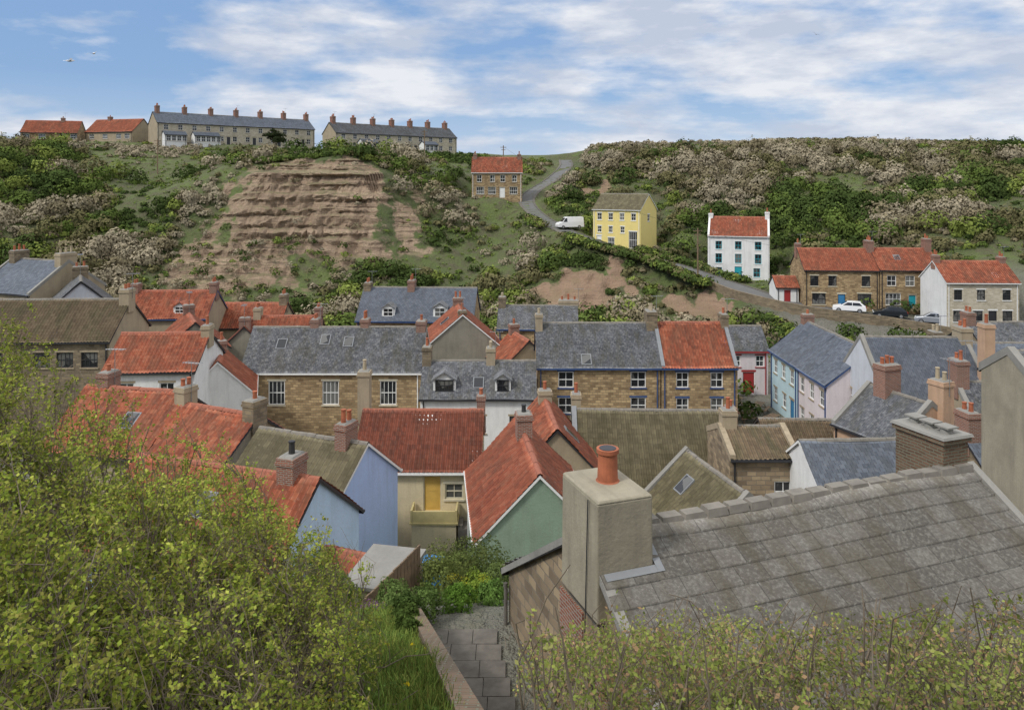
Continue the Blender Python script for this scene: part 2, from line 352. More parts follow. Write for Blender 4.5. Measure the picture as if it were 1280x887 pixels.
    for x in (-L/2+.25,L/2-.25): g.box(x-.04,x+.04,y-.04,y+.04,-1,H-.05)
    g.done('gutters',gut,e)
    if ridge:
        rd=MB(); k=int(Lr/.45); rm='ridge_red' if 'orange' in roof or 'red' in roof else 'ridge_grey'
        for i in range(k):
            x0=-Lr/2+i*Lr/k; x1=x0+Lr/k-.012; zc=H+R+.085+random.uniform(-.012,.012); pr=[(-.15,-.08),(-.1,.02),(0,.06),(.1,.02),(.15,-.08)]
            for (a,b),(c,d) in zip(pr[:-1],pr[1:]): rd.poly([(x0,a,zc+b),(x1,a,zc+b),(x1,c,zc+d),(x0,c,zc+d)])
        rd.done('ridge_tiles',rm,e)
    if cop:
        cp=MB()
        for x in(-L/2+.12,L/2-.12):
            for sg in(-1,1):
                y=sg*(W/2+.15); z=H-.15*2*R/W
                a=[(x-.15,0,H+R+.26),(x+.15,0,H+R+.26),(x+.15,y,z+.26),(x-.15,y,z+.26)]; b=[(p[0],p[1],p[2]-.34) for p in a]
                cp.poly(a); 
                for i in range(4): j=(i+1)%4; cp.poly([a[i],a[j],b[j],b[i]])
        cp.done('gable_coping',cop,e)
    for c in chims:
        u,v,w,d,h,p,mt=c[:7]; z0=H+R-abs(v)*2*R/W-1.0
        chimney(e,u,v,w,d,min(z0,H+R-1.0)-(c[8] if len(c)>8 else 0),H+R+h,p,mt,c[7] if len(c)>7 else 'pot_red',random.random()<.35)
    for (u,w,h,rm) in dormers:
        yf=-W/2+.45; zf=H+.45*2*R/W-.1; D=MB(); fr2,gl2,tr2=MB(),MB(),MB()
        zt=zf+h; yb=yf+(h+.1)*W/(2*R)+.8
        for sx in(-1,1):
            x=u+sx*w/2; D.poly([(x,yf,zf),(x,yb,zf),(x,yb,zt),(x,yf,zt)])
        D.poly([(u-w/2,yf,zf),(u+w/2,yf,zf),(u+w/2,yf,zt),(u,yf,zt+w*.32),(u-w/2,yf,zt)])
        D.done('dormer_walls','trim_white',e)
        def P(a,z,d): return (a,yf+d-.14,z)
        window(fr2,gl2,tr2,(u-w/2+.15,u+w/2-.15,zf+.15,zt-.05),P,True,False)
        fr2.done('dormer_frame',frame,e); gl2.done('dormer_glass','glass',e)
        Rf=MB()
        for sx in(-1,1):
            Rf.poly([(u,yf-.2,zt+w*.32+.05),(u,yb+.6,zt+w*.32+.05),(u+sx*(w/2+.12),yb+.6,zt-.04),(u+sx*(w/2+.12),yf-.2,zt-.04)])
            Rf.poly([(u,yf-.2,zt+w*.32+.05),(u+sx*(w/2+.12),yf-.2,zt-.04),(u+sx*(w/2+.12),yf-.2,zt-.16),(u,yf-.2,zt+w*.32-.07)])
        Rf.done('dormer_roof',rm,e)
    if skyl:
        sk,sf=MB(),MB()
        for (u,t,sg) in skyl:
            def Q(a,q,o): return (a,sg*(q*dy)+sg*R/sl*o,H+R+q*dz+(W/2)/sl*o)
            q=t*sl; a0,a1=u-.35,u+.35
            sf.poly([Q(a0-.07,q-.07,.15),Q(a1+.07,q-.07,.15),Q(a1+.07,q+1.,.15),Q(a0-.07,q+1.,.15)])
            for A,B in(((a0-.07,q-.07),(a1+.07,q-.07)),((a1+.07,q-.07),(a1+.07,q+1.)),((a1+.07,q+1.),(a0-.07,q+1.)),((a0-.07,q+1.),(a0-.07,q-.07))):
                sf.poly([Q(A[0],A[1],.15),Q(B[0],B[1],.15),Q(B[0],B[1],0),Q(A[0],A[1],0)])
            sk.poly([Q(a0,q,.16),Q(a1,q,.16),Q(a1,q+.93,.16),Q(a0,q+.93,.16)])
        sf.done('skylight_frame','lead',e); sk.done('skylight_glass','glass',e)
    if dish:
        c=MB(); x,y,z=dish; n_=14
        for r0,r1 in((0,.15),(.15,.28),(.28,.36)):
            for i in range(n_):
                a,b_=2*math.pi*i/n_,2*math.pi*(i+1)/n_
                c.poly([(x+r*math.cos(t),y-.35-r*r*.9+.1,z+r*math.sin(t)) for r,t in((r0+1e-4,a),(r0+1e-4,b_),(r1,b_),(r1,a))])
        c.rod((x,y-.3,z),(x,y,z-.2),.03); c.rod((x,y-.3,z-.3),(x,y-.75,z),.015); c.done('satellite_dish','metal_grey',e)
    return e
def wg_(f,us,zs,w,h): return [(f,u,z,w,h) for u in us for z in zs]

# ---------------------------------------------------------------- terrain height
CP=[(x,y,-20.5) for x in(-150,-100,-60,-30,0,30) for y in(60,85,100)]
CP+=[(60,60,-20.5),(60,75,-20.2),(100,60,-20),(100,80,-18),(64,84,-19.4),(150,60,-18),(150,90,-12),(45,88,-20),(35,95,-20),
(-71,105,-15.5),(-53,113,-18.5),(-120,110,-10),(-74,130,-9),(-74,160,0),(-76,182,8.2),(-101,150,4.5),(-101,175,8.5),(-107,188,10),(-130,175,9),(-160,150,6),
(-39,118,-19.3),(-39,125,-15.5),(-44,131,-11),(-31,132,-11),(-44,136,-5.),(-30,137,-4.5),(-44,140.5,3.0),(-28,141.5,2.6),(-43,147,4.8),(-27,147,4.2),(-41,162,6.6),(-54,147,3.2),(-57,135,-7),(-56,122,-16),(-27,124,-18),(-20,136,-10),(-20,148,.5),(-13.5,160,1.5),(-15,120,-20),(-5,120,-19.5),(-6,140,-11),(-14,138,-10),(-13,148,-3),
(-47,188,8.2),(-30,200,8.5),(-14,210,8.3),(-60,210,10),(-90,190,10),(-8,190,6.6),(-3,158,-2.8),(-5,172,1.5),
(7,112,-20),(14,112,-20),(8,122,-13),(16,127,-11),(9,139,-8.2),(4.5,148,-6),(3,156,-3.4),(4,164,-1.4),(8,174,1),(14,190,5),(14.5,230,7.2),
(20,135,-11),(26,132,-10),(26,107,-20),(28,121,-13.7),(36.5,124,-15),(33,114,-15.3),(40,104,-17),(50,99,-17.5),(58,95,-18.1),(58,103,-17.4),
(21,150,-4.5),(21,165,1.5),(20,178,7.2),(20,192,9.4),(30,185,9.6),(52,190,10.2),(52,178,8),(40,145,-4),(40,135,-9),(47,125,-10),(59,120,-9.5),(55,112,-14.5),(73,150,-1),(67,105,-11),(68,98,-15),(90,140,-2),(90,100,-9),(90,175,8),(125,185,9.8),(75,185,9.8),(125,150,2),(130,110,-7),(60,160,2),
(-200,200,11),(-100,240,10.5),(0,260,8),(60,240,11),(140,240,11),(200,200,11),(-200,100,-8),(200,100,-5),(0,400,8),(-300,400,10),(300,400,11)]
CP=np.array(CP,dtype=float)
D=np.hypot(CP[:,None,0]-CP[None,:,0],CP[:,None,1]-CP[None,:,1])
n=len(CP); A=np.zeros((n+3,n+3)); A[:n,:n]=D+np.eye(n)*-.6; A[:n,n]=1;A[:n,n+1:]=CP[:,:2]; A[n,:n]=1; A[n+1:,:n]=CP[:,:2].T
RW=np.linalg.solve(A,np.concatenate([CP[:,2],[0,0,0]]))
def rbf(x,y):
    x=np.clip(x,-300,300); y=np.clip(y,40,400)
    r=RW[n]+RW[n+1]*x+RW[n+2]*y
    for i in range(n): r=r+RW[i]*np.hypot(x-CP[i,0],y-CP[i,1])
    return r
ROAD=np.array([(72,78,-19.8),(64,86,-19.2),(57,93,-18.3),(50,98,-17.6),(42,101.5,-16.9),(36,108,-16.1),(32.5,115,-15.2),(27,121,-13.4),(20,126,-11.6),(14.5,131,-10.2),(9,139,-8.2),(5,148,-6),(3,156,-3.6),(4.5,164,-1.6),(9,173,1.0),(13,185,4.2),(14,200,6.4)],dtype=float)
def dense(P,k=14):
    out=[]
    Q=np.vstack([2*P[0]-P[1],P,2*P[-1]-P[-2]])
    for i in range(1,len(Q)-2):
        for t in np.linspace(0,1,k,endpoint=False):
            a,b,c,d=Q[i-1],Q[i],Q[i+1],Q[i+2]
            out.append(.5*((2*b)+(-a+c)*t+(2*a-5*b+4*c-d)*t*t+(-a+3*b-3*c+d)*t**3))
    return np.array(out)
RD=dense(ROAD)
def rockA(x,y):
    nz=fbm(x*.17+5,y*.17,4)-.47
    ax,ay=np.abs((x+36)/17.),np.abs((y-138.5)/10.5)
    m=1.2-(ax**3+ay**3)**(1/3.); m5=1.0-np.hypot((x+43)/15,(y-126)/9.5)
    return np.clip(np.maximum(m*2.6+nz*3.2,m5*1.7+nz*3.6),0,1)*sst(-62,-54,x)*(1-sst(149,152,y))
def rockB(x,y):
    nz=fbm(x*.3+5,y*.3,4)-.47
    m2=1.15-np.hypot((x-10)/9,(y-117)/6); m3=1.05-np.hypot((x-27)/5.5,(y-110)/4.5); m4=.9-np.hypot((x-15)/6,(y-160)/5)
    return np.clip(np.maximum.reduce([m2,m3,m4])*1.8+nz*4.4,0,1)
def rock(x,y): return np.maximum(rockA(x,y),rockB(x,y))
def wallx(y): return -.41-(y-7.5)*.174
def H0(x,y):
    x=np.asarray(x,dtype=float); y=np.asarray(y,dtype=float)
    near=np.maximum(-1.7-.47*y,-20.5); near=np.where(y<0,-1.7-.25*y,near); near=near+(fbm(x*.6,y*.6,3)-.45)*.25
    t=sst(60,84,y)
    far=rbf(x,y)+(fbm(x*.07,y*.07,4)-.47)*5.*sst(105,135,y)*np.where(y>170,.4,1)*(1-.6*rockA(x,y))
    h=near*(1-t)+far*t
    cut=sst(0,.4,x-wallx(y))*sst(7.4,8.2,y)*(1-sst(30,34,y)); h=h*(1-cut)+np.minimum(h,-11.05)*cut
    return h
def hgt(x,y,pads=True):
    x=np.asarray(x,dtype=float); y=np.asarray(y,dtype=float); h=H0(x,y)
    if pads:
        for (px,py,pz,pr) in PADS:
            w=1-sst(pr,pr+5,np.hypot(x-px,y-py)); h=h*(1-w)+pz*w
    m=(y>70)&(y<210)&(np.abs(x)<90)
    if m.any():
        xs,ys=x[m],y[m]; bd=np.full(xs.shape,1e9); bz=np.zeros(xs.shape)
        for p in RD[::2]:
            d=np.hypot(xs-p[0],ys-p[1]); q=d<bd; bd=np.where(q,d,bd); bz=np.where(q,p[2],bz)
        w=1-sst(2.6,6,bd); hh=h[m]; h[m]=hh*(1-w)+(bz-.05)*w
    return h
def h1(x,y): return float(hgt(np.array([x]),np.array([y]))[0])
def roadd(x,y):
    bd=np.full(x.shape,1e9)
    for p in RD[::3]: bd=np.minimum(bd,np.hypot(x-p[0],y-p[1]))
    return bd

# ---------------------------------------------------------------- buildings
house('stone_terrace',(-72.5,199,9.9),38,40,9,5,2.8,'tan_render','slate_blue',wins=wg_('F',[-18+i*3.3 for i in range(12)],[.9,3.3],1.1,1.3),doors=[('F',-16.3+i*6.6,0,1,2.1,'trim_dark') for i in range(6)],
  chims=[(-19+i*6.4,0,.9,1.6,1.6,3,'brick') for i in range(7)],pad=8,frame='trim_white',front='stone_pale')
house('stone_terrace',(-32,203,8.2),38,36,8,4.6,2.7,'tan_render','slate',wins=wg_('F',[-16+i*3.2 for i in range(11)],[.9,3.1],1.1,1.3),doors=[('F',-14.4+i*6.4,0,1,2.1,'trim_dark') for i in range(5)],
  chims=[(-17+i*5.6,0,.9,1.5,1.6,3,'brick') for i in range(7)],pad=8,front='stone_pale')
for (x,y,t,w) in((-82,186,38,5),(-76,190,38,6),(-22,202,38,4),(-36,191,38,4)):
    house('white_conservatory',(x,y-1.5,9.7 if x<-50 else 8.1),t,w,3,2.2,.9,'white','slate_blue',wins=wg_('F',[-w/2+.9+i*1.2 for i in range(int((w-1)/1.2)+1)],[.7],1.0,1.3))
house('red_roof_bungalow',(-115,191,10.2),14,12.5,8,2.5,3.1,'stone','pantile_orange',wins=wg_('F',[-5,-1.5,3,5.5],[.9],1.5,1.2),chims=[(2,0,.8,1,.8,1,'brick')],pad=8)
house('red_roof_bungalow',(-100,194,10.4),-14,14,8,2.7,3.3,'tan_render','pantile_orange',wins=wg_('F',[-5,-1,3,5.5],[.9],1.5,1.2),chims=[(-3,0,.8,1,.8,1,'brick')],pad=8)
house('orange_roof_stone_house',(-3.1,159,-2.8),0,10.3,7,5.2,3.1,'stone','pantile_orange',wins=wg_('F',[-3.6,-.9,1.2,3.6],[3.2],1.,1.4)+wg_('F',[-3.4,-1.,3.4],[.7],1.6,1.5)+wg_('R',[-1.5,1.5],[3.],1,1.3),doors=[('F',1.1,0,1.1,2.1,'trim_white')],
  chims=[(-4.6,0,.8,1.2,.7,2,'brick'),(4.6,0,.8,1.2,.7,2,'brick')],pad=6,gut='trim_white')
house('yellow_house',(20.1,135.4,-11.2),-35,9.2,6.6,6.8,2.6,'yellow','moss_tile',wins=wg_('F',[-3.3,-1.1,1.1,3.3],[4.9],.9,1.2)+wg_('F',[-3.3,-1.1,1.2],[2.7],.8,1.1)+wg_('R',[0],[4.7],.9,1.2)+[('F',3.2,.1,1.6,2.9),('F',-1,.2,1.3,1.6)],doors=[('F',-3.4,0,1,2.1,'trim_white')],pad=6,gut='trim_white',trimm='trim_white')
house('white_cottage',(37.0,124,-15.2),-18,9.4,6.8,7.0,2.8,'white','pantile_orange',wins=wg_('F',[-3,0,3],[4.8],1,1.3)+wg_('F',[-3,0,3],[2.6],1,1.5)+wg_('F',[-3,2.8],[.5],1,1.4),doors=[('F',0,-.1,1.1,2.2,'trim_teal')],
  frame='trim_teal',cop='trim_white',chims=[(-4.4,0,.7,1,.6,1,'white'),(4.4,0,.7,1.2,.9,2,'white')],pad=6,trimm='trim_white',gut='trim_white')
house('stone_cottage',(45.2,107,-17.1),-5,9.8,7,5.4,2.6,'stone','pantile_orange',wins=wg_('F',[-3.6,-1.2,3.2],[3.2],1.1,1.4)+wg_('F',[-3,3],[.7],1.8,1.5),doors=[('F',0,0,1,2.1,'door_blue')],
  chims=[(4.8,0,.9,1.6,1.2,3,'brick'),(-4.7,.5,.7,1,.7,1,'brick')],pad=6,frame='trim_dark',trimm='trim_cream')
house('stone_cottage',(54.1,106.2,-17.1),-5,7.8,7,5.5,2.6,'stone','pantile_orange',wins=wg_('F',[-2.4,0,2.4],[3.3],1.2,1.4)+wg_('F',[-2.2],[.7],2.,1.6)+[('F',2.4,.7,1.2,1.5)],doors=[('F',.3,0,1,2.1,'trim_teal')],
  chims=[(3.6,0,.8,1.4,1.4,2,'brick')],frame='trim_white',trimm='sandstone_trim',skyl=[(-1,.35,-1)],pad=6)
house('outbuilding',(38.6,108,-16.6),-5,3,4,2.2,1.3,'white','pantile_orange',doors=[('F',0,0,1,1.9,'door_red')],pad=3)
house('cream_cottage',(58.5,97.5,-17.8),-2,8.8,6.5,5.6,2.3,'stone_pale','pantile_orange',wins=wg_('F',[-3,-.2,2.9],[3.4],1.,1.3)+wg_('F',[-3,-.6,3],[.7],1.2,1.4),doors=[('F',1.2,0,1,2.1,'trim_dark')],
  chims=[(-4.1,0,.7,1.,.8,2,'brick'),(4.1,0,.7,1.,.6,2,'brick')],frame='trim_dark',trimm='trim_white',gw='white',pad=5,gut='trim_white')
# main rows
house('slate_roof_stone_house',(7.1,65.5,-20.5),0,10,7,5.6,2.9,'stone','slate',wins=wg_('F',[-2.7,3.2],[3.9,1.8],1.25,1.3)+[('F',.4,.3,1,1.2)],
  chims=[(4.85,0,.9,1.5,1.1,2,'stone_dark','pot_cream'),(-4.8,-.4,.6,.9,.9,2,'tan_render','pot_cream')],frame='trim_white',trimm='trim_blue',gut='trim_blue',skyl=[(-1.,.75,-1)])
house('red_roof_stone_house',(15.3,65.5,-20.5),0,6.2,7,5.6,2.95,'stone','pantile_orange',wins=wg_('F',[-1.4,1.4],[3.9,1.8],1.0,1.25),
  chims=[(2.9,0,.6,1.2,.8,1,'stone_dark')],frame='trim_white',trimm='trim_blue',gut='trim_blue',cop='lead')
house('slate_roof_stone_house',(-14.8,65.5,-20.5),0,14.7,7,5.2,2.95,'stone','slate',wins=wg_('F',[-4.4,0,4.7],[2.5],1.35,1.95)+wg_('F',[-6.6,6.4],[.3],1,1.4),
  chims=[(2.1,.4,.7,1.1,.7,2,'brick'),(-2.2,.4,.7,1.1,.7,2,'brick'),(7,0,.8,1.2,.6,1,'brick')],trimm='trim_cream',gut='trim_white',skyl=[(-1,.2,-1),(1,.25,-1),(-4.6,.3,-1)],gw='tan_render')
house('white_dormer_cottage',(-2.6,61,-20.2),0,8.8,6,3.9,2.1,'white','slate',wins=wg_('F',[-3,0,3],[1.2],1.2,1.3),dormers=[(-2.6,1.7,1.1,'slate'),(1.9,1.2,1.1,'slate')],
  chims=[(.9,0,.7,1,1.1,2,'tan_render','pot_cream'),(-4.2,0,.7,1.1,1.2,1,'stone_dark')],frame='trim_dark',skyl=[(0,.5,-1)])
house('cream_cottage',(-5.3,45.5,-20),0,7,7,4.2,2.25,'cream','pantile_red',wins=[('F',2.1,2.6,1,.85),('F',-2.4,2.6,.5,.5),('F',-2.2,.5,1.1,1.0)],doors=[('F',.9,1.95,1,1.95,'door_yellow')],frame='trim_cream',trimm='trim_cream',
  chims=[(-3.6,.4,.7,.8,2.3,1,'tan_render','pot_cream'),(3.4,1.2,.5,.6,.6,1,'brick')],gut='trim_white')
house('moss_roof_house',(8.7,48,-20.5),-2,9.8,10,2.1,4.1,'stone','moss_tile',cop='lead',chims=[(4.8,-1,.6,.9,.6,1,'brick'),(-4.6,1,.6,.9,.8,1,'tan_render')])
house('pink_gable_cottage',(10.3,38.6,-20),-76,6.4,5.2,3.1,2.3,'tan_render','moss_tile',gw='pink_gable',cop='concrete',skyl=[(-1,.3,-1)],dish=(2.2,-2.5,3.6))
house('green_gable_house',(.75,36,-18.8),-84,8,5.2,3.9,2.6,'green_wall','pantile_orange',chims=[(-1.6,0,.9,.75,1.0,1,'brick','pot_black')],gut='trim_white')
house('red_roof_house',(2.2,44.5,-20),-86,7,5,4.1,2.6,'tan_render','pantile_orange',chims=[(-2.5,0,.7,.8,.6,1,'tan_render')],skyl=[(1,.3,1)])
house('blue_gable_house',(-9.5,36.2,-18.6),-22,6,5.6,4.5,2.1,'sky_blue','moss_tile',chims=[(1.9,0,.6,1,.9,2,'brick')],gut='trim_white')
house('pale_blue_gable_house',(-10.9,29,-15.3),-18,8,6,2.2,2.3,'pale_blue','pantile_orange',chims=[(2.9,0,.7,.9,.8,1,'brick','pot_black')],down=4,skyl=[(0,.3,-1)])
house('red_roof_house',(-20.5,41.5,-19),-12,6,6.8,5.5,2.3,'tan_render','pantile_orange',chims=[(-2,.3,.7,1,.8,1,'brick')],skyl=[(1,.4,-1)])
house('red_roof_house',(-15.2,39.2,-19),-24,5.4,6,5.3,2.1,'tan_render','pantile_orange',chims=[(2.5,0,.7,1.,.8,1,'stone_dark'),(-2.4,.2,.7,.9,.9,2,'tan_render')])
house('red_roof_white_house',(-25,55,-20),3,6.1,6,7.2,2.,'white','pantile_orange',wins=wg_('F',[-1.5,1.2],[5.2,2.8],1,1.2),chims=[(2.9,0,.6,1,.6,1,'tan_render')])
house('brown_roof_stone_house',(-38,63,-20),2,12.5,7,7.7,2.7,'stone_dark','pantile_brown',wins=wg_('F',[-4.5,-2.6,1.,2.8,4.7],[5.6],1.3,1.2),frame='trim_dark',chims=[(6,0,.8,1.2,.9,2,'tan_render')],gw='tan_render')
house('slate_roof_house',(-49,79,-20),-25,9,8,9.3,2.8,'tan_render','slate_blue',chims=[(4,0,.9,1.8,.9,3,'tan_render','pot_cream'),(-3.5,0,.9,1.6,.9,3,'stone_dark')],cop='concrete')
house('slate_roof_house',(-42,74,-20),-60,7,6,8.2,2.6,'light_grey','slate',chims=[(-3,0,.8,1.4,.9,2,'stone_dark')])
house('red_roof_house',(-35,79,-20),2,8.5,6,6.6,2.3,'tan_render','pantile_orange',chims=[(-4,0,.8,1,.8,2,'brick'),(4,0,.7,1,.9,2,'brick')],gut='trim_blue',dormers=[(1.5,1.3,.9,'pantile_orange')])
house('red_roof_house',(-28.3,83,-20),0,7.5,6,4.9,2.1,'tan_render','pantile_orange',chims=[(3.4,0,.8,1,1,2,'stone_dark')])
house('red_roof_house',(-29.5,70,-20),-62,6.5,5.5,5.4,2.3,'grey_render','pantile_orange',chims=[(-2.8,0,.7,1,.8,1,'brick')])
house('red_roof_house',(-22.3,58,-20),-72,5.5,5,4.6,2.4,'white','pantile_orange',gut='trim_white',chims=[(-2.4,0,.6,.8,.6,1,'brick')])
house('red_roof_house',(-22.5,76.5,-20),3,6.5,5,4.4,2.3,'stone','pantile_orange',chims=[(3,0,.7,1,.9,2,'brick'),(-3,0,.7,1,.9,2,'tan_render')])
house('red_roof_house',(-26,75,-20),-80,5,4.5,4.2,2.1,'grey_render','pantile_red',chims=[(2,0,.7,1,.9,1,'brick')])
house('slate_roof_house',(-10.6,88,-20.5),-3,13,8,5.4,3.1,'stone','slate_blue',chims=[(-1,0,.8,1.3,.9,3,'brick'),(-6.1,0,.8,1.3,.6,2,'stone_dark')],gut='trim_blue',dormers=[(2.8,1.5,1.2,'slate'),(-3,1.4,1.1,'slate')],wins=wg_('F',[-4,0,4],[2.6],1.1,1.4))
house('red_roof_gable_house',(-5.2,76,-20.5),-82,7,7.4,4.9,3.1,'grey_render','pantile_orange',chims=[(3.1,0,.6,.8,.4,1,'stone_dark'),(-3,0,.8,1,.7,2,'brick')],gut='trim_white',skyl=[(0,.3,-1)])
house('slate_roof_house',(2.9,85,-20.5),-3,8.6,6,4.9,2.,'stone','slate',chims=[(-4,0,.8,1.1,1,2,'stone_dark','pot_cream'),(3.4,.5,2.2,1.2,.6,3,'tan_render')],gut='trim_blue')
house('red_roof_house',(.8,71.5,-20.5),-72,5,5,4,2.2,'tan_render','pantile_orange',chims=[(-2,0,.7,.9,.8,1,'brick')])
house('ice_blue_cottage',(27.3,67.2,-20.5),-90,6.5,6.6,5.2,2.6,'ice_blue','slate_blue',wins=wg_('F',[-2,0,2],[3.3],.9,1.2)+wg_('F',[-2,.2],[.8],.9,1.2),doors=[('F',2,0,1,2,'door_blue')],chims=[(-3,0,.7,1,.7,1,'brick')],gut='trim_blue')
house('pink_cottage',(27.3,60.9,-20.5),-90,6,6.6,5.2,2.6,'pink_white','slate_blue',wins=wg_('F',[-2,0,2],[3.3,.8],.9,1.2),gut='trim_blue')
house('grey_gable_house',(29.5,56,-20),-2,7.6,8,5.2,3.5,'light_grey','slate_blue',front='stone',wins=wg_('L',[-1.8,1.2],[3.4],.7,1.1)+wg_('L',[0],[.9],.8,1.2)+wg_('F',[-2],[2.2],1.1,1.5),cop='concrete',chims=[(3.6,0,.8,1.3,.8,2,'tan_render'),(3.6,-3,.7,.9,1.6,1,'peach')],gut='trim_white')
house('white_red_door_cottage',(23,77,-20.5),0,4.2,5,4.2,1.9,'pink_white','slate',wins=[('F',1.3,2.6,.8,1.1),('F',-1,2.6,.8,1.1)],doors=[('F',.2,0,1.2,2.1,'door_red')],gut='door_red',trimm='door_red')
house('slate_roof_house',(39,62.5,-20),0,9,7,4.6,2.3,'stone','slate_blue',chims=[(-4.2,0,.8,1.2,1,2,'stone_dark','pot_cream')])
house('slate_roof_house',(47,72,-20),0,8,7,4.6,2.3,'stone_dark','slate',chims=[(-3.8,0,.8,1.2,1,2,'brick')])
house('slate_roof_house',(33,50.5,-20),-4,7,5.5,4.6,2.2,'tan_render','slate',chims=[(-3.2,0,.8,1.2,1.5,2,'brick'),(2,.5,.8,1.,1.,2,'tan_render')],cop='concrete')
house('peach_house',(22.6,44.5,-19.8),-70,4.6,5.2,5.5,2.,'peach','slate',chims=[(2.2,.8,1.0,.8,1.3,2,'peach','pot_cream',1.5),(-.8,0,.9,1.2,1.6,3,'brick')],cop='concrete')
house('slate_roof_house',(26.8,40.5,-19.5),6,6,5.5,4.2,2.1,'stone_dark','slate_blue',chims=[(-2.7,0,.7,1.1,1.2,2,'brick')])
house('white_gable_cottage',(18.6,39.2,-19.5),3,7.6,6,4.2,2.1,'white','slate_blue',gut='trim_white')
house('stone_outhouse',(13.4,42.6,-20),0,3.7,4.6,5.5,.9,'stone_gable','pantile_brown',wins=[('F',1,3.1,1,1.15)],cop='sandstone_trim',chims=[(-1.3,0,.8,.8,1,1,'tan_render')])
house('brown_roof_outhouse',(19,49,-20),-3,6,4,3.5,1.3,'tan_render','pantile_brown')
house('grey_render_house',(22.9,30.2,-17),0,6.4,3.4,9.3,1.0,'chimney_render','slate',cop='concrete')
house('red_roof_outhouse',(-5.4,27.2,-15.3),-20,2.8,3,1.1,.9,'tan_render','pantile_orange')
# near house with big chimney
nh=house('slab_roof_stone_house',(6.3,16.75,-11.2),20,10.3,9,1.45,2.85,'stone_gable','slab',down=1.6,ridge=False,gut='trim_dark')
rd=MB()
for i in range(19):
    x0=-5.15+i*10.3/19; x1=x0+.52; zc=4.42+random.uniform(-.02,.02); a=.17+random.uniform(-.02,.02)
    rd.box(x0,x1,-a,a,zc-.15,zc+.01,.04)
rd.done('stone_ridge',"ridge_grey",nh)
vg=MB()
for sx in(-1,1):
    for sg in(-1,1):
        x=sx*5.18; a=[(x-.1,0,4.45),(x+.1,0,4.45),(x+.1,sg*4.72,1.42),(x-.1,sg*4.72,1.42)]; b2=[(p[0],p[1],p[2]-.16) for p in a]
        vg.poly(a)
        for i in range(4): vg.poly([a[i],a[(i+1)%4],b2[(i+1)%4],b2[i]])
vg.done('verge_mortar','concrete',nh)
c=MB(); c.box(-5.33,-4.13,-.85,.8,3.0,5.22,.015); c.box(-5.33,-4.13,-.85,.8,5.222,5.28,.05); c.done('big_chimney_stack','chimney_render',nh,.03)
c=MB(); c.poly([(-5.33,-.85,3.0),(-5.33,.8,3.0),(-5.17,.8,2.75),(-5.17,-.85,2.75)]); c.poly([(-4.13,-.85,3.0),(-4.13,-1.1,3.75),(-5.1,-1.1,3.75),(-5.1,-.85,3.0)]); c.done('chimney_weathering','concrete',nh)
c=MB(); c.box(-5.19,-4.8,-1.7,-.4,.6,2.6); c.box(-5.192,-4.8,.1,1.2,1.5,2.7); c.done('brick_patch','brick',nh)
c=MB(); c.poly([(-4.11,-.98,3.87),(-3.96,-.98,3.87),(-3.96,-.1,4.42),(-4.11,-.1,4.42)]); c.poly([(-5.2,-1.0,3.86),(-3.96,-1.0,3.86),(-3.96,-.86,3.93),(-5.2,-.86,3.93)]); c.done('lead_flashing','lead',nh)
c=MB(); c.cyl(-4.65,.05,5.25,5.84,.21,.19,20); c.cyl(-4.65,.05,5.84,5.92,.225,.225,20); c.cyl(-4.65,.05,5.22,5.3,.3,.22,20); c.done('chimney_pot','pot_red',nh)
c=MB(); c.cyl(-4.65,.05,5.921,5.93,.17,.17,16); c.done('pot_shade_disc','trim_dark',nh)  # dark disc on the closed pot top, painted as the shade inside it
c=MB(); c.rod((-5.35,-.5,5.2),(-5.36,-.3,1.),.012); c.rod((-4.11,.3,5.15),(-3.8,.6,4.2),.012); c.done('aerial_cable','trim_dark',nh)
c=MB(); c.box(4.3,5.1,.0,1.4,2.8,4.95); c.box(4.24,5.16,-.06,1.46,4.95,5.07); c.done('far_chimney_stack','brick_mossy',nh)
c=MB(); c.box(4.2,5.2,-.1,1.5,5.07,5.13,.03); c.done('chimney_cap','concrete',nh)
c=MB()
for y in(.25,.7,1.15): c.cyl(4.7,y,5.12,5.26,.15,.14,12); c.box(4.52,4.88,y-.19,y+.19,5.26,5.3)
c.done('capped_pots','concrete',nh)
c=MB(); c.cyl(-5.27,4.4,-.8,1.2,.05,.05,8); c.done('downpipe','dark_stone',nh)

e=empty('entrance_balcony',(-4.2,41.0,-20))
c=MB(); c.box(-1.2,1.2,-.2,.9,-.5,1.75); c.done('base','cream',e)
c=MB(); c.box(-1.3,1.3,-.3,.95,1.752,1.85); c.box(-1.25,-1.15,-.25,.9,1.85,2.5); c.box(1.15,1.25,-.25,.9,1.85,2.5); c.box(-1.14,1.14,-.25,-.15,1.85,2.45); c.done('parapet','balcony_buff',e)
c=MB()
for i in range(9): c.box(1.3+i*.25,1.55+i*.25,-.2,.8,-.5,1.7-i*.2)
c.done('steps','dark_stone',e)
e=empty('garden_shed',(-3.9,23.3,-12.9),math.radians(-12))
c=MB(); c.box(-.8,.8,-1.2,1.2,-.8,1.1); c.done('walls','tan_render',e)
c=MB(); c.box(-.9,.9,-1.3,1.3,1.102,1.2); c.done('felt_roof','concrete',e)
c=MB(); c.box(.805,.84,-.4,.4,-.7,.95); c.done('door','wood',e)
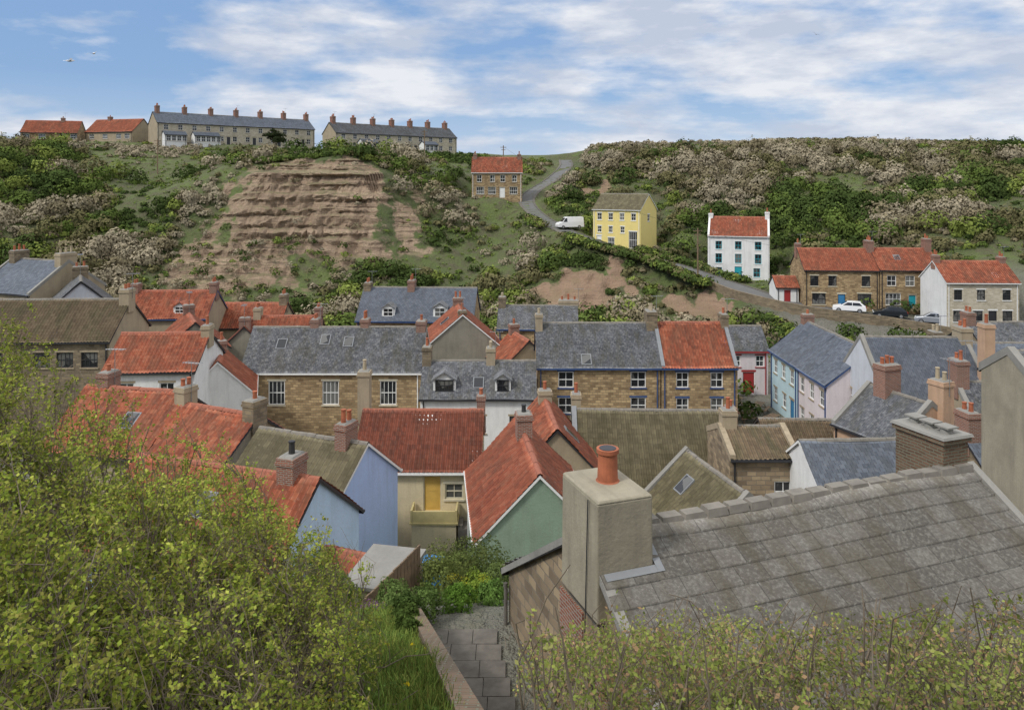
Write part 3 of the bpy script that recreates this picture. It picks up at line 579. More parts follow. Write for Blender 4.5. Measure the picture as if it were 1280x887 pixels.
for i,(x,y) in enumerate(((-3.3,27.8),(-2.7,27.5))):
    e=empty('wheelie_bin',(x,y,h1(x,y)),.3+i)
    c=MB(); c.box(-.22,.22,-.25,.25,1.0,.08); c.done('body','bin_blue',e)
    c=MB(); c.box(-.3,.3,-.34,.34,1.0,1.07,.03); c.done('lid','bin_blue',e)
    c=MB(); c.cyl(.2,.1,-.3,-.24,.1,.1,10,'y'); c.cyl(.2,.1,.24,.3,.1,.1,10,'y'); c.done('wheels','tyre',e)
for (x,y,a) in((20.3,66,.3),(22.2,68.5,1.),(20.5,70.5,.1),(22.0,64.6,.7)):
    e=empty('picnic_table',(x,y,h1(x,y)),a); c=MB()
    for i in range(4): c.box(-.9,.9,-.38+i*.2,-.22+i*.2,.72,.76)
    for s_ in(-1,1):
        c.box(-.9,.9,s_*.75-.12,s_*.75+.12,.42,.46)
        for x_ in(-.6,.6): c.rod((x_,s_*.3,.72),(x_,s_*.75,0),.045)
    for x_ in(-.6,.6): c.rod((x_,-.8,.40),(x_,.8,.40),.04)
    c.done('planks','wood',e)
# retaining wall beside the path
ys=np.linspace(6,21,31); c=MB()
for a,b2 in zip(ys[:-1],ys[1:]):
    xa,xb=wallx(a)+.05,wallx(b2)+.05; za,zb=-1.62-.47*a,-1.62-.47*b2
    c.poly([(xa,a,-12),(xb,b2,-12),(xb,b2,zb),(xa,a,za)]); c.poly([(xa-.26,a,-12),(xb-.26,b2,-12),(xb-.26,b2,zb),(xa-.26,a,za)])
gw=c.done('garden_retaining_wall','brick_mossy')
k=MB()
for a,b2 in zip(ys[:-1],ys[1:]):
    xa,xb=wallx(a)+.06,wallx(b2)+.06; za,zb=-1.61-.47*a,-1.61-.47*b2
    u=[(xa,a,za+.07),(xb,b2,zb+.07),(xb-.26,b2,zb+.07),(xa-.26,a,za+.07)]; k.poly(u)
    k.poly([u[0],u[1],(xb,b2,zb-.02),(xa,a,za-.02)]); k.poly([u[3],u[2],(xb-.26,b2,zb-.02),(xa-.26,a,za-.02)])
k.done('wall_coping','brick_mossy',gw)
k=MB()
for i in range(15):
    for j in range(3):
        y=9.5+i*.62; x0=wallx(y)+.12+j*.6; k.box(x0,x0+.585,y,y+.605,-11.2,-10.985+random.uniform(-.006,.006))
k.done('garden_path','dark_stone')
e=empty('wooden_fence',(-3.2,20.5,h1(-3.2,20.5)),math.radians(70)); c=MB()
for i in range(16): c.box(-1.6+i*.2,-1.6+i*.2+.16,-.02,.02,-.2,.9+.03*random.random())
c.box(-1.6,1.6,.022,.06,.2,.28); c.box(-1.6,1.6,.022,.06,.65,.73); c.done('boards','wood',e)

# ---------------------------------------------------------------- terrain mesh
xs=np.concatenate([[-3000,-1500,-800,-500,-350,-260,-200],np.arange(-170,-110,2.5),np.arange(-110,-62,.9),np.arange(-62,-16,.4),np.arange(-16,16,.45),np.arange(16,110,.9),np.arange(110,170,2.5),[170,200,260,350,500,800,1500,3000]])
ys=np.concatenate([[-60,-30],np.arange(-10,6,1),np.arange(6,36,.45),np.arange(36,104,1.6),np.arange(104,120,.6),np.arange(120,152,.2),np.arange(152,175,.6),np.arange(175,230,1.5),[235,250,280,330,400,550,900,1600,3500]])
X,Y=np.meshgrid(xs,ys); sh=X.shape; Z=hgt(X.ravel(),Y.ravel()).reshape(sh)
rdd_=roadd(X.ravel(),Y.ravel()).reshape(sh)
RA=rockA(X,Y); RB=rockB(X,Y)*(rdd_>4)
for (px,py,pz,pr) in PADS: RB=RB*(np.hypot(X-px,Y-py)>pr); RA=RA*(np.hypot(X-px,Y-py)>pr)
up=sst(-13,-7,Z)
for hstep,am,sd in((2.6,.95,3.),(.9,.9,11.)):
    wp=(fbm(X*.09+sd,Y*.02,3)-.45)*2.2; q=(Z+wp)/hstep; q=q+.25*np.sin(q*2.1); f=q-np.floor(q)
    Zs=(np.floor(q)+sst(.5,.9,f)); dz_=(Zs-q)*hstep
    Z=Z+RA*am*(.35+.65*up)*dz_*np.clip((fbm(X*.12+sd,Y*.12,3)-.25)*3.,.25,1.)
gul=fbm(X*.33+7,Z*.05,3)-.45
Z=Z+RA*(fbm(X*.8,Y*.8,3)-.45)*.9+RB*(fbm(X*.6,Y*.6,3)-.45)*2.2
Y2=Y-RA*((fbm(Z*1.5+3,X*.06,3)-.45)*3.0*up+gul*5.5+(fbm(X*1.1,Z*.9,3)-.45)*1.3)-RB*(fbm(X*.6,Z*.4,3)-.45)*3.
vil=sst(38,42,Y)*(1-sst(100,108,Y))
vil=np.maximum(vil,((X>wallx(Y))&(Y>7.4)&(Y<40)).astype(float)*.9)
col=np.stack([np.maximum(RA,RB),vil*.9,(RB>RA).astype(float)*.6],-1).reshape(-1,3)
idx=np.arange(X.size).reshape(sh)
F=np.stack([idx[:-1,:-1],idx[:-1,1:],idx[1:,1:],idx[1:,:-1]],-1).reshape(-1,4)
mesh_np('hillside_terrain',np.stack([X,Y2,Z],-1).reshape(-1,3),F,'terrain',col=col,smooth=(RA[:-1,:-1].ravel()<.15))
# road
t=np.gradient(RD[:,:2],axis=0); t/=np.linalg.norm(t,axis=1)[:,None]; nn=np.stack([-t[:,1],t[:,0]],-1)
rwf=(1-.42*sst(90,160,np.arange(len(RD))))[:,None]
def strip(name,o0,o1,dz,mat,dz1=None):
    A=RD[:,:2]+nn*o0*rwf; B=RD[:,:2]+nn*o1*rwf
    V=np.concatenate([np.c_[A,RD[:,2]+dz],np.c_[B,RD[:,2]+(dz if dz1 is None else dz1)]]); k=len(RD); i=np.arange(k-1)
    return mesh_np(name,V,np.stack([i,i+1,i+1+k,i+k],-1),mat)
rdo=strip('road',-2.2,2.2,.03,'asphalt')
for s_ in(-1,1):
    a=strip('kerb',s_*2.2,s_*2.35,.15,'dark_stone'); a.parent=rdo; b=strip('kerb_face',s_*2.2,s_*2.202,.03,'dark_stone',.15); b.parent=rdo
    c_=strip('verge_pavement',s_*2.35,s_*3.0,.15,'dark_stone',.0); c_.parent=rdo
c=MB()
for i in range(2,100,1):
    p,q=RD[i,:2]+nn[i]*3.3,RD[i+1,:2]+nn[i+1]*3.3; z0,z1=RD[i,2],RD[i+1,2]
    P0=[(p[0],p[1],z0-2.0),(q[0],q[1],z1-2.0),(q[0],q[1],z1+.8),(p[0],p[1],z0+.8)]
    d=nn[i]*.35; P1=[(v[0]+d[0],v[1]+d[1],v[2]) for v in P0]
    c.poly(P0); c.poly(P1); c.poly([P0[3],P0[2],P1[2],P1[3]])
c.done('roadside_stone_wall','stone_dark')

# ---------------------------------------------------------------- foliage
def clumps(name,C,Rr,K,size,COL,mat='scrub',sq=.75,parent=None,jit=.45,cj=.3,szp=.3):
    N=len(C); d=rng.normal(size=(N,K,3)); d/=np.linalg.norm(d,axis=2,keepdims=True); d[...,2]=np.abs(d[...,2])*1.1-.25
    lump=1+.35*np.sin(d[...,0]*4+rng.uniform(0,6,(N,1)))*np.sin(d[...,1]*5+rng.uniform(0,6,(N,1)))
    rad=Rr[:,None]*(.6+.45*np.sqrt(rng.random((N,K))))*lump
    p=C[:,None]+d*rad[...,None]*np.array([1,1,sq]); 
    nrm=d+rng.normal(size=(N,K,3))*jit; nrm/=np.linalg.norm(nrm,axis=2,keepdims=True)
    r=rng.normal(size=(N,K,3)); u=np.cross(nrm,r); u/=np.linalg.norm(u,axis=2,keepdims=True); w=np.cross(nrm,u)
    s=size*(.6+.8*rng.random((N,K,1)))*(Rr[:,None,None]**szp)
    V=np.stack([p-u*s,p-w*s*.7,p+u*s,p+w*s*.7],2).reshape(-1,3)
    c=COL[:,None,:]*(1-cj+2*cj*rng.random((N,K,1)))
    c=np.repeat(c[:,:,None,:],4,2).reshape(-1,3)
    F=np.arange(len(V)).reshape(-1,4)
    return mesh_np(name,V,F,mat,parent,col=c)
M=22000; x=rng.uniform(-125,135,M); y=rng.uniform(104,194,M)
dens=fbm(x*.045+9,y*.06,4); rk=rock(x,y); rdd=roadd(x,y)
keep=(np.abs(x)<y*.75+6)&(rk<.2+.1*rng.random(M))&(rdd>4.2)
prob=np.where(x<0,sst(.36,.50,dens)*.85+.1,sst(.32,.46,dens)*.85+.18)
keep&=rng.random(M)<prob
for (px,py,pz,pr) in PADS: keep&=(np.hypot(x-px,y-py)>pr+.8)&~((y<py)&(y>py-12)&(np.abs(x-px*y/py)<pr*.7))
x,y=x[keep][:7500],y[keep][:7500]
N=len(x); z=hgt(x,y); R_=rng.uniform(.6,1.25,N)*np.where(y<120,.85,1.)*np.where(y>165,.85,1)
pal=np.array([(.055,.08,.024),(.10,.14,.035),(.17,.21,.05),(.20,.17,.105),(.29,.25,.175),(.14,.13,.062)])
def species(x,y,nz):
    n=len(x); kind=fbm(x*.09+50,y*.11,4)*1.25-.12+rng.normal(size=n)*nz
    ki=np.where(kind<.37,0,np.where(kind<.44,1,np.where(kind<.48,2,np.where(kind<.54,5,np.where(kind<.60,3,4)))))
    sw=(x>15)&(fbm(x*.06+3,y*.07,3)>.42)&(rng.random(n)<.75); return np.where(sw,np.where(kind<.42,5,np.where(kind<.5,3,np.where(kind<.55,5,4))),ki)
ki=species(x,y,.035)
clumps('hillside_scrub',np.stack([x,y,z+R_*.2],-1),R_,70,.23,pal[ki]*rng.uniform(.8,1.2,(N,1)),jit=.22,cj=.15)
# bigger rounded shrubs and small trees standing out of the scrub
j=np.where((y<176)&(rdd[keep][:7500]>7)&(rk[keep][:7500]<.08))[0]; j=j[rng.random(len(j))<.15][:850]
cx,cy=x[j],y[j]; Rb=rng.uniform(1.5,2.9,len(j)); ok=np.ones(len(j),bool)
for (px,py,pz,pr) in PADS: ok&=(np.hypot(cx-px,cy-py)>pr+3)&~((cy<py)&(cy>py-22)&(np.abs(cx-px*cy/py)<pr*1.1))
cx,cy,Rb=cx[ok],cy[ok],Rb[ok]; kb=species(cx,cy,.05)
clumps('hillside_shrubs',np.stack([cx,cy,hgt(cx,cy)+Rb*.45],-1),Rb,300,.18,pal[kb]*rng.uniform(.85,1.2,(len(cx),1)),jit=.25,cj=.15,sq=.85)
# shrubs overhanging the top of the cliff
x=rng.uniform(-56,-17,110); y=rng.uniform(148.5,156,110); R_=rng.uniform(.8,2.0,110)
clumps('cliff_top_shrubs',np.stack([x,y,hgt(x,y)+.3],-1),R_,160,.2,pal[rng.choice([0,1,1,2,5],110)],jit=.25,cj=.15)
# roadside hedge
hi_=np.arange(84,150); hp=[];
for i in hi_:
    for k_ in range(3):
        o_=rng.uniform(2.6,4.6) if i>98 else rng.uniform(4.2,5.5); q=RD[i,:2]+nn[i]*o_+rng.normal(size=2)*.3; hp.append((q[0],q[1],RD[i,2]+.5))
        if i<122: q=RD[i,:2]-nn[i]*rng.uniform(3.3,4.5); hp.append((q[0],q[1],RD[i,2]+.3))
hp=np.array(hp); ok=np.hypot(hp[:,0]-9.5,hp[:,1]-136.5)>4.2
for (px,py,pz,pr) in PADS: ok&=np.hypot(hp[:,0]-px,hp[:,1]-py)>pr-.5
hp=hp[ok]; clumps('roadside_hedge',hp,rng.uniform(.7,1.35,len(hp)),75,.2,pal[rng.choice([0,1,2,5],len(hp))]*rng.uniform(.8,1.2,(len(hp),1)),jit=.25,cj=.15)
M=6000; x=rng.uniform(-115,125,M); y=rng.uniform(106,192,M); keep=(rock(x,y)<.3)&(roadd(x,y)>3.8)&(np.abs(x)<y*.75+6)
for (px,py,pz,pr) in PADS: keep&=(np.hypot(x-px,y-py)>pr)
x,y=x[keep],y[keep]; N=len(x); g=fbm(x*.1,y*.1,3)[:,None]
clumps('hillside_grass_tufts',np.stack([x,y,hgt(x,y)],-1),rng.uniform(.3,.7,N),16,.2,np.array([(.15,.20,.05)])*(.5+.9*g))
x=rng.uniform(-60,-18,1100); y=rng.uniform(118,150,1100); k=rng.random(1100)<np.where(y<133,.42,.05); x,y=x[k],y[k]
clumps('cliff_plants',np.stack([x,y-.8,hgt(x,y-.8)+.1],-1),rng.uniform(.3,1.2,len(x)),55,.18,pal[rng.integers(0,6,len(x))],jit=.3,cj=.2)
vx=[];
for (x0,x1,y0,y1,k) in((-60,60,96,106,230),(-45,-20,92,97,40),(18,23,66,74,6),(-12,20,98,110,120),(30,60,84,96,70),(-60,-40,96,106,60)):
    for i in range(k): vx.append((random.uniform(x0,x1),random.uniform(y0,y1)))
vx=np.array(vx); vx=vx[roadd(vx[:,0],vx[:,1])>5]; N=len(vx)
clumps('valley_shrubs',np.c_[vx,hgt(vx[:,0],vx[:,1])+.8],rng.uniform(.8,2.0,N),160,.18,pal[rng.integers(0,4,N)],jit=.25,cj=.15)
tx,ty=-58.,187.; tz=h1(tx,ty); e=empty('hilltop_tree',(tx,ty,tz)); c=MB()
c.cyl(0,0,-.3,1.6,.22,.15,8)
for a in range(5): c.rod((0,0,1.3),(1.3*math.cos(a*1.26),1.3*math.sin(a*1.26),3.0),.07)
c.done('trunk','bark',e)
tc_=np.array([(rng.normal()*.9,rng.normal()*.9,2.9+rng.normal()*.7) for _ in range(18)]); clumps('crown',tc_,rng.uniform(.7,1.2,18),300,.14,np.repeat(np.array([(.035,.045,.02)]),18,0),parent=e)
gs=[(-2.0,21.5,.8,(.14,.17,.05)),(-1.4,23.5,1.0,(.10,.13,.04)),(-2.4,25,.9,(.16,.18,.06)),(-1.0,25.8,1.1,(.11,.14,.05)),(-1.7,24.2,1.1,(.13,.15,.05)),(-1.0,21.5,.5,(.22,.30,.05)),(-1.4,20.0,.4,(.13,.23,.04)),(-.6,20.9,.4,(.15,.25,.06)),(-2.2,19.2,.5,(.12,.18,.05)),(-4.6,19.5,.6,(.12,.17,.04)),(-5.6,21,.9,(.09,.13,.03)),(-2.9,18.6,.45,(.14,.2,.06)),(-.4,23,.7,(.12,.16,.05)),(-2.45,17.6,.3,(.07,.11,.03)),(-2.2,15.8,.28,(.08,.12,.03)),(-1.9,13.8,.22,(.08,.12,.03))]
G=np.array([(a,b_,h1(a,b_)+r*.5) for a,b_,r,c_ in gs]); 
clumps('garden_shrubs',G,np.array([g_[2] for g_ in gs]),2000,.042,np.array([g_[3] for g_ in gs]),'leaves',1.15)
fl=np.array([(-3.5+random.uniform(-.4,.4),17.8+random.uniform(-.5,.5)) for _ in range(7)]); clumps('purple_flowers',np.c_[fl,hgt(fl[:,0],fl[:,1])+.15],np.full(7,.18),90,.022,np.repeat(np.array([(.28,.10,.30)]),7,0),'leaves')
fl=np.array([(-1.2+random.uniform(-.5,.5),20.8+random.uniform(-.5,.5)) for _ in range(6)]); clumps('yellow_flowers',np.c_[fl,hgt(fl[:,0],fl[:,1])+.7],np.full(6,.13),50,.018,np.repeat(np.array([(.6,.5,.04)]),6,0),'leaves')
# grass
M=75000; x=rng.uniform(-6,-.3,M); y=rng.uniform(6.5,21,M); k=x<wallx(y)-.14; x,y=x[k],y[k]; z=hgt(x,y); N=len(x)
a=rng.uniform(0,6.28,N); ln=rng.uniform(.08,.26,N)*(.5+1.*fbm(x*1.5,y*1.5,2)); w=.010
dx,dy=np.cos(a),np.sin(a); lean=rng.normal(size=(N,2))*.08
B0=np.stack([x-dx*w,y-dy*w,z-.02],-1);B1=np.stack([x+dx*w,y+dy*w,z-.02],-1);T0=np.stack([x+lean[:,0]+dx*.003,y+lean[:,1]+dy*.003,z+ln],-1);T1=T0-np.stack([dx*.006,dy*.006,0*dx],-1)
V=np.stack([B0,B1,T0,T1],1).reshape(-1,3); cc=np.array([(.16,.23,.05)])*rng.uniform(.45,1.4,(N,1))*(.3+1.5*fbm(x*2.5,y*2.5,3))[:,None]+np.array([(.09,.05,.02)])*(rng.random((N,1))<.3)
mesh_np('grass',V,np.arange(len(V)).reshape(-1,4),'grass_blades',col=np.repeat(cc,4,0))
k=rng.random(N)<.0016; P_=np.stack([x,y,z+.16],-1)[k]; clumps('dandelions',P_,np.full(len(P_),.03),14,.018,np.repeat(np.array([(.75,.6,.03)]),len(P_),0),'leaves',szp=0)
k=rng.random(N)<.004; P_=np.stack([x,y,z+.08],-1)[k]; clumps('garden_weeds',P_,rng.uniform(.08,.2,len(P_)),60,.022,np.array([(.13,.2,.05)])*rng.uniform(.5,1.3,(len(P_),1)),'leaves',szp=0)

def tubes(paths,r0,r1,sides=3):
    N,K,_=paths.shape; t=np.gradient(paths,axis=1); t/=np.linalg.norm(t,axis=2,keepdims=True)+1e-9
    ref=np.array([.3,.9,.25]); u=np.cross(t,ref); u/=np.linalg.norm(u,axis=2,keepdims=True)+1e-9; w=np.cross(t,u)
    rr=(r0[:,None]*(1-np.linspace(0,1,K))+r1*np.linspace(0,1,K))[...,None]
    V=np.stack([paths+(u*math.cos(a)+w*math.sin(a))*rr for a in np.arange(sides)*2*math.pi/sides],2)
    idx=np.arange(N*K*sides).reshape(N,K,sides); nx=np.roll(idx,-1,axis=2)
    F=np.stack([idx[:,:-1],nx[:,:-1],nx[:,1:],idx[:,1:]],-1).reshape(-1,4)
    return V.reshape(-1,3),F
def grow(start,dirn,length,K,wob,up=0.):
    N=len(start); P=np.zeros((N,K,3)); P[:,0]=start; d=dirn/np.linalg.norm(dirn,axis=1,keepdims=True)
    for i in range(1,K):
        d=d+rng.normal(size=(N,3))*wob; d[:,2]+=up; d/=np.linalg.norm(d,axis=1,keepdims=True)
        P[:,i]=P[:,i-1]+d*(length/(K-1))[:,None]
    return P
def pick(P,k,lo=.25):
    N,K,_=P.shape; i=np.repeat(np.arange(N),k); t=rng.uniform(lo,1,len(i))*(K-1.001); j=t.astype(int); f=(t-j)[:,None]
    a=P[i,j];b=P[i,j+1]; d=b-a; d/=np.linalg.norm(d,axis=1,keepdims=True)+1e-9
    return a*(1-f)+b*f,d
def bush(name,roots,tips,k1,k2,l1,l2,nleaf,lsize,cols,env,twig=.0018):
    e=empty(name,tuple(roots.mean(0))); off=np.array(e.location)
    N=len(roots); K=9; t=np.linspace(0,1,K)[None,:,None]
    mid=(roots+tips)/2+rng.normal(size=(N,3))*.25
    P=(1-t)**2*roots[:,None]+2*t*(1-t)*mid[:,None]+t*t*tips[:,None]+rng.normal(size=(N,K,3))*.02
    parts=[tubes(P,rng.uniform(.006,.018,N),.003,5)]
    s,d=pick(P,k1); q=grow(s,d*.6+rng.normal(size=s.shape)*.55+np.array([0,0,.35]),rng.uniform(.5,1,len(s))*l1,6,.16,.03)
    ok=env(q[:,-1]); q=q[ok]; parts.append(tubes(q,np.full(len(q),.0045),.0015))
    s2,d2=pick(q,k2); q2=grow(s2,d2*.6+rng.normal(size=s2.shape)*.6+np.array([0,0,.2]),rng.uniform(.4,1,len(s2))*l2,4,.2,.02)
    ok=env(q2[:,-1]); q2=q2[ok]; parts.append(tubes(q2,np.full(len(q2),twig),.001))
    V=[];F=[];o=0
    for v,f in parts: V.append(v);F.append(f+o);o+=len(v)
    mesh_np('branches',np.concatenate(V)-off,np.concatenate(F),'bark',e)
    ab=fbm(q2[:,0,0]*1.7+4,q2[:,0,1]*1.7+q2[:,0,2]*2.3,3)
    q2=q2[rng.random(len(q2))<sst(.26,.48,ab)*.85+.15]
    a,da=pick(q2,nleaf,.05); M=len(a)
    a=a+rng.normal(size=(M,3))*lsize*.9
    nrm=rng.normal(size=(M,3))*.6+np.array([0,-.35,.8]); nrm/=np.linalg.norm(nrm,axis=1,keepdims=True)
    u=np.cross(nrm,rng.normal(size=(M,3))); u/=np.linalg.norm(u,axis=1,keepdims=True); w=np.cross(nrm,u); s=lsize*rng.uniform(.5,1.25,(M,1))
    V=np.stack([a-u*s,a-w*s*.6-u*s*.1,a+u*s,a+w*s*.6-u*s*.1],1).reshape(-1,3)-off
    ci=rng.integers(0,len(cols),M); cl=fbm(a[:,0]*2.2,a[:,1]*2.2+a[:,2]*2.,3)[:,None]
    c=np.array(cols)[ci]*(.4+1.25*cl)*rng.uniform(.7,1.3,(M,1))
    mesh_np('leaves',V,np.arange(len(V)).reshape(-1,4),'leaves',e,col=np.repeat(c,4,0))
    print(name,len(q2),M)
def envz(p):
    x,y=p[:,0],p[:,1]; return -1.62-.60*(x+4)-.27*(y-6)+(fbm(x*1.3+3,y*1.3,3)-.45)*.9-np.clip(x+1.9,0,9)*.9
def env(p): return (p[:,2]<envz(p))&(p[:,0]<-1.1-(p[:,1]-6)*.12)&(p[:,1]>2.8)
N=430; rx=rng.uniform(-6.6,-1.5,N); ry=rng.uniform(3.4,8.6,N); rz=hgt(rx,ry)
tx=rx+rng.normal(size=N)*.5; ty=ry+rng.normal(size=N)*.4; tp=np.stack([tx,ty,0*tx],-1); tp[:,2]=np.maximum(envz(tp)-rng.random(N)**2*1.2-.15,rz+.2)
bush('hawthorn_bush',np.stack([rx,ry,rz],-1),tp,10,5,.75,.32,17,.018,[(.33,.38,.06),(.26,.33,.05),(.40,.43,.09),(.18,.24,.045),(.32,.30,.08)],env)
def env2(p): return (p[:,2]<-.565*p[:,1]+(fbm(p[:,0]*1.6,p[:,1]*1.5,3)-.5)*1.0)&(p[:,0]>.0)
N=190; rx=rng.uniform(.2,5.6,N); ry=rng.uniform(3.6,7.2,N); rz=hgt(rx,ry)
tx=rx+rng.normal(size=N)*.35; ty=ry+rng.normal(size=N)*.3; tz=np.maximum(-.57*ty+rng.normal(size=N)*.16-.1,rz+.3)
bush('bramble_bush',np.stack([rx,ry,rz],-1),np.stack([tx,ty,tz],-1),8,5,.5,.28,9,.0155,[(.29,.33,.08),(.32,.32,.11),(.20,.25,.06),(.38,.25,.14),(.26,.31,.08)],env2)

# ---------------------------------------------------------------- vehicles, poles, gulls
def car(name,x,y,rz,paint,van=False):
    e=empty(name,(x,y,h1(x,y)+.09),rz); c=MB()
    L,W=(5.0,1.95) if van else (4.1,1.74)
    if van: low=[(-2.5,.3),(2.45,.3),(2.5,.75),(2.3,1.05),(1.75,1.2),(-2.45,1.2)]; top=[(1.7,1.2),(1.0,2.0),(.7,2.12),(-2.4,2.12),(-2.47,1.2)]
    else: low=[(-2.05,.3),(2.0,.28),(2.05,.6),(1.9,.8),(1.0,.95),(-1.95,.98),(-2.07,.7)]; top=[(1.05,.95),(.25,1.42),(-.2,1.48),(-1.35,1.44),(-1.98,.97)]
    def ext(mb,pf,w0,w1f):
        zm=max(p[1] for p in pf); zn=min(p[1] for p in pf)
        def w(p): return w0-(w0-w1f)*(p[1]-zn)/(zm-zn)
        k=len(pf); A=[(p[0],-w(p),p[1]) for p in pf]; B=[(p[0],w(p),p[1]) for p in pf]
        mb.poly(A); mb.poly(B[::-1])
        for i in range(k): j=(i+1)%k; mb.poly([A[i],B[i],B[j],A[j]])
    ext(c,low,W/2,W/2-.05); c.done('body',paint,e,.05)
    c=MB(); ext(c,top,W/2-.06,W/2-.22); c.done('cabin',paint,e,.04)
    g=MB(); zt=1.95 if van else 1.38; zb=1.25 if van else 1.0
    xr=[(.95,1.55,.9,1.0)] if van else [(-.35,.75,-.35,.2),(-1.6,-.42,-1.25,-.42)]
    for s in(-1,1):
        for a,b_,a2,b2 in xr:
            w0=W/2-.055; w1=W/2-.17; g.poly([(a if not van else .75,s*w0,zb),(b_,s*w0,zb),(b2 if not van else 1.05,s*w1,zt),(a2 if not van else .75,s*w1,zt)])
    if van: g.poly([(1.66,-.75,1.28),(1.66,.75,1.28),(1.05,.68,1.97),(1.05,-.68,1.97)])
    else:
        g.poly([(1.0,-.72,1.0),(1.0,.72,1.0),(.3,.6,1.41),(.3,-.6,1.41)]); g.poly([(-1.97,-.7,1.02),(-1.97,.7,1.02),(-1.42,.6,1.4),(-1.42,-.6,1.4)])
    g.done('windows','glass',e)
    w=MB()
    for X_ in(-L*.31,L*.31):
        for s in(-1,1): w.cyl(X_,.31,s*(W/2-.2),s*(W/2+.01),.31,.31,18,'y')
    w.done('wheels','tyre',e); w=MB()
    for X_ in(-L*.31,L*.31):
        for s in(-1,1): w.cyl(X_,.31,s*(W/2+.005),s*(W/2+.02),.19,.17,14,'y')
    w.done('hubcaps','metal_grey',e)
    w=MB(); w.box(-L/2-.03,-L/2+.05,-W/2+.06,-W/2+.3,.68,.9); w.box(-L/2-.03,-L/2+.05,W/2-.3,W/2-.06,.68,.9); w.done('tail_lights','lamp_red',e)
    w=MB(); w.box(L/2-.2,L/2-.02,-W/2+.08,-W/2+.42,.6,.76); w.box(L/2-.2,L/2-.02,W/2-.42,W/2-.08,.6,.76); w.done('headlights','trim_white',e)
car('parked_van',10.6,139.6,math.radians(195),'car_white',True)
car('parked_car',49.5,99.6,math.radians(158),'car_dark'); car('parked_car',45,101.4,math.radians(155),'car_white'); car('parked_car',53.8,97.2,math.radians(150),'car_silver')
car('parked_car',60.5,90.5,math.radians(130),'car_dark'); car('parked_car',64,86.5,math.radians(130),'car_silver')
def pole(x,y,h):
    e=empty('utility_pole',(x,y,h1(x,y))); c=MB(); c.cyl(0,0,-1,h,.14,.1,8); c.box(-.7,.7,-.05,.05,h-.5,h-.38); c.box(-.5,.5,-.05,.05,h-1.1,h-.98)
    c.done('pole','wood',e)
pole(-76,163,7.5); pole(28.6,117,7.5); pole(-20.5,178,7); pole(71,96,8); pole(-2,176,7); pole(60,108,7)
def wire(a,b,s=1.2):
    c=MB(); a=Vector(a);b=Vector(b); pr=a
    for i in range(1,13):
        t=i/12; p=a.lerp(b,t); p.z-=s*4*t*(1-t); c.rod(pr,p,.018,4); pr=p
    c.done('overhead_wire','trim_dark')
wire((-76,163,h1(-76,163)+7.2),(-20.5,178,h1(-20.5,178)+6.7),2); wire((28.6,117,h1(28.6,117)+7.2),(60,108,h1(60,108)+6.7)); wire((28.6,117,h1(28.6,117)+7.2),(-2,176,h1(-2,176)+6.7),2)
def gull(x,y,z,rz,bank,s=1.):
    e=empty('seagull',(x,y,z),rz); e.rotation_euler=(bank,0,rz); e.scale=(s,s,s)
    st=[(-.28,.01,0),(-.2,.05,0),(-.05,.085,0),(.1,.08,.01),(.18,.05,.02),(.23,.05,.03),(.28,.03,.03),(.33,.006,.015)]; c=MB()
    for (a,ra,za),(b_,rb,zb) in zip(st[:-1],st[1:]):
        for i in range(8):
            p,q=2*math.pi*i/8,2*math.pi*(i+1)/8
            c.poly([(a,ra*math.cos(p),za+ra*.9*math.sin(p)),(a,ra*math.cos(q),za+ra*.9*math.sin(q)),(b_,rb*math.cos(q),zb+rb*.9*math.sin(q)),(b_,rb*math.cos(p),zb+rb*.9*math.sin(p))])
    c.poly([(-.25,-.03,0),(-.42,-.09,0),(-.43,.09,0),(-.25,.03,0)]); c.done('body','gull_white',e)
    w=MB()
    for s_ in(-1,1):
        pts=[(.1,.05,.03,-.1),(.16,.3,.13,-.03),(.08,.5,.12,-.07),(-.12,.7,.07,-.2)]
        for (f0,y0,z0,b0),(f1,y1,z1,b1) in zip(pts[:-1],pts[1:]):
            w.poly([(f0,s_*y0,z0),(f1,s_*y1,z1),(b1,s_*y1,z1-.01),(b0,s_*y0,z0-.01)])
    w.done('wings','gull_grey',e)
gull(-32,55,8.9,.4,.3,1.); gull(-33,60,10.3,2.4,-.4,.9); gull(24,60,11.8,1.2,.5,.5)

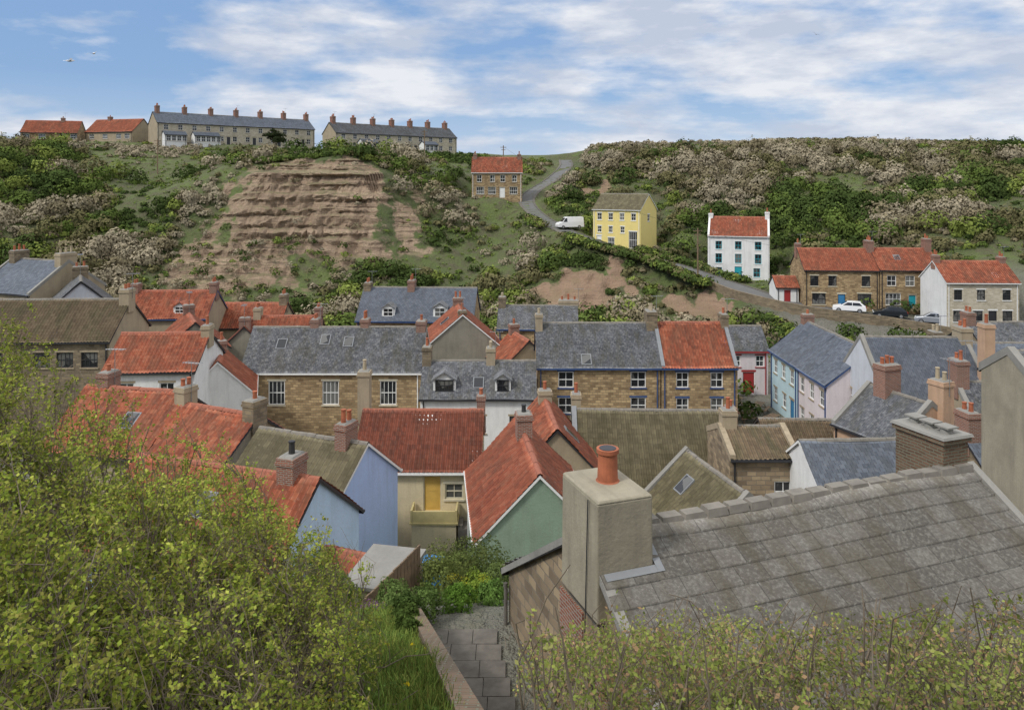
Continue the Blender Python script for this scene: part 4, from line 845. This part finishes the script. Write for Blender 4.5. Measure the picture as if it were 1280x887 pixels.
# ---------------------------------------------------------------- sky and sun
EL,ROT=math.radians(47),math.radians(232)
w=bpy.data.worlds.new('World'); scn.world=w; w.use_nodes=True; nt=w.node_tree; nt.nodes.clear()
o=nt.nodes.new('ShaderNodeOutputWorld'); bg=nt.nodes.new('ShaderNodeBackground'); nt.links.new(bg.outputs[0],o.inputs[0]); bg.inputs[1].default_value=.12
sky=nd(nt,'ShaderNodeTexSky',sky_type='NISHITA',sun_disc=False,sun_elevation=EL,sun_rotation=ROT,air_density=1.,dust_density=.6,ozone_density=2.)
tc=nd(nt,'ShaderNodeTexCoord'); G_=tc.outputs['Generated']; sp=nd(nt,'ShaderNodeSeparateXYZ',{0:G_})
zz=mth(nt,'ADD',mth(nt,'MAXIMUM',sp.outputs[2],0.),.13)
pv=nd(nt,'ShaderNodeCombineXYZ',{0:mth(nt,'DIVIDE',sp.outputs[0],zz),1:mth(nt,'DIVIDE',sp.outputs[1],zz),2:0.}).outputs[0]
n1=noise(nt,vscale(nt,G_,(5.5,5.5,16.)),1.,6,.58); n2=noise(nt,vscale(nt,pv,(.4,1.1,1)),.8,5,.6)
cov=mth(nt,'ADD',mth(nt,'ADD',mth(nt,'MULTIPLY',n1,.62),mth(nt,'MULTIPLY',n2,.42)),mth(nt,'MULTIPLY',sp.outputs[0],.10))
hi=mr(nt,sp.outputs[2],.28,.6)  # overhead cloud, out of view, made denser and brighter to lift the village light
cov=mth(nt,'ADD',cov,mth(nt,'MULTIPLY',hi,.12))
fac=mr(nt,cov,.435,.56)
cc=mix(nt,mr(nt,noise(nt,vscale(nt,G_,(5.,5.,18.)),1.3,5,.6),.40,.60),(7.2,7.3,7.6),(4.6,5.1,6.1))
cc=mix(nt,hi,cc,(10.8,10.8,10.9))
hz=mr(nt,sp.outputs[2],0.,.13,.6,0.)
blue=mix(nt,.75,sky.outputs[0],(2.0,3.4,5.9))
c=mix(nt,hz,blue,(5.4,6.3,7.4)); c=mix(nt,mth(nt,'MULTIPLY',fac,.92),c,cc)
nt.links.new(c,bg.inputs[0])
sl=bpy.data.lights.new('sun','SUN'); sl.energy=2.4; sl.angle=math.radians(10); sl.color=(1,.96,.9)
so=bpy.data.objects.new('sun',sl); link(so)
d=Vector((math.sin(ROT)*math.cos(EL),math.cos(ROT)*math.cos(EL),math.sin(EL))); so.rotation_euler=d.to_track_quat('Z','Y').to_euler(); so.location=(0,-10,60)
cam=bpy.data.cameras.new('camera'); cam.lens=26.72; cam.sensor_width=36; cam.shift_y=-.1668; cam.clip_end=9000; cam.clip_start=.1
co=bpy.data.objects.new('camera',cam); link(co); co.location=(0,0,0); co.rotation_euler=(math.pi/2,0,0); scn.camera=co
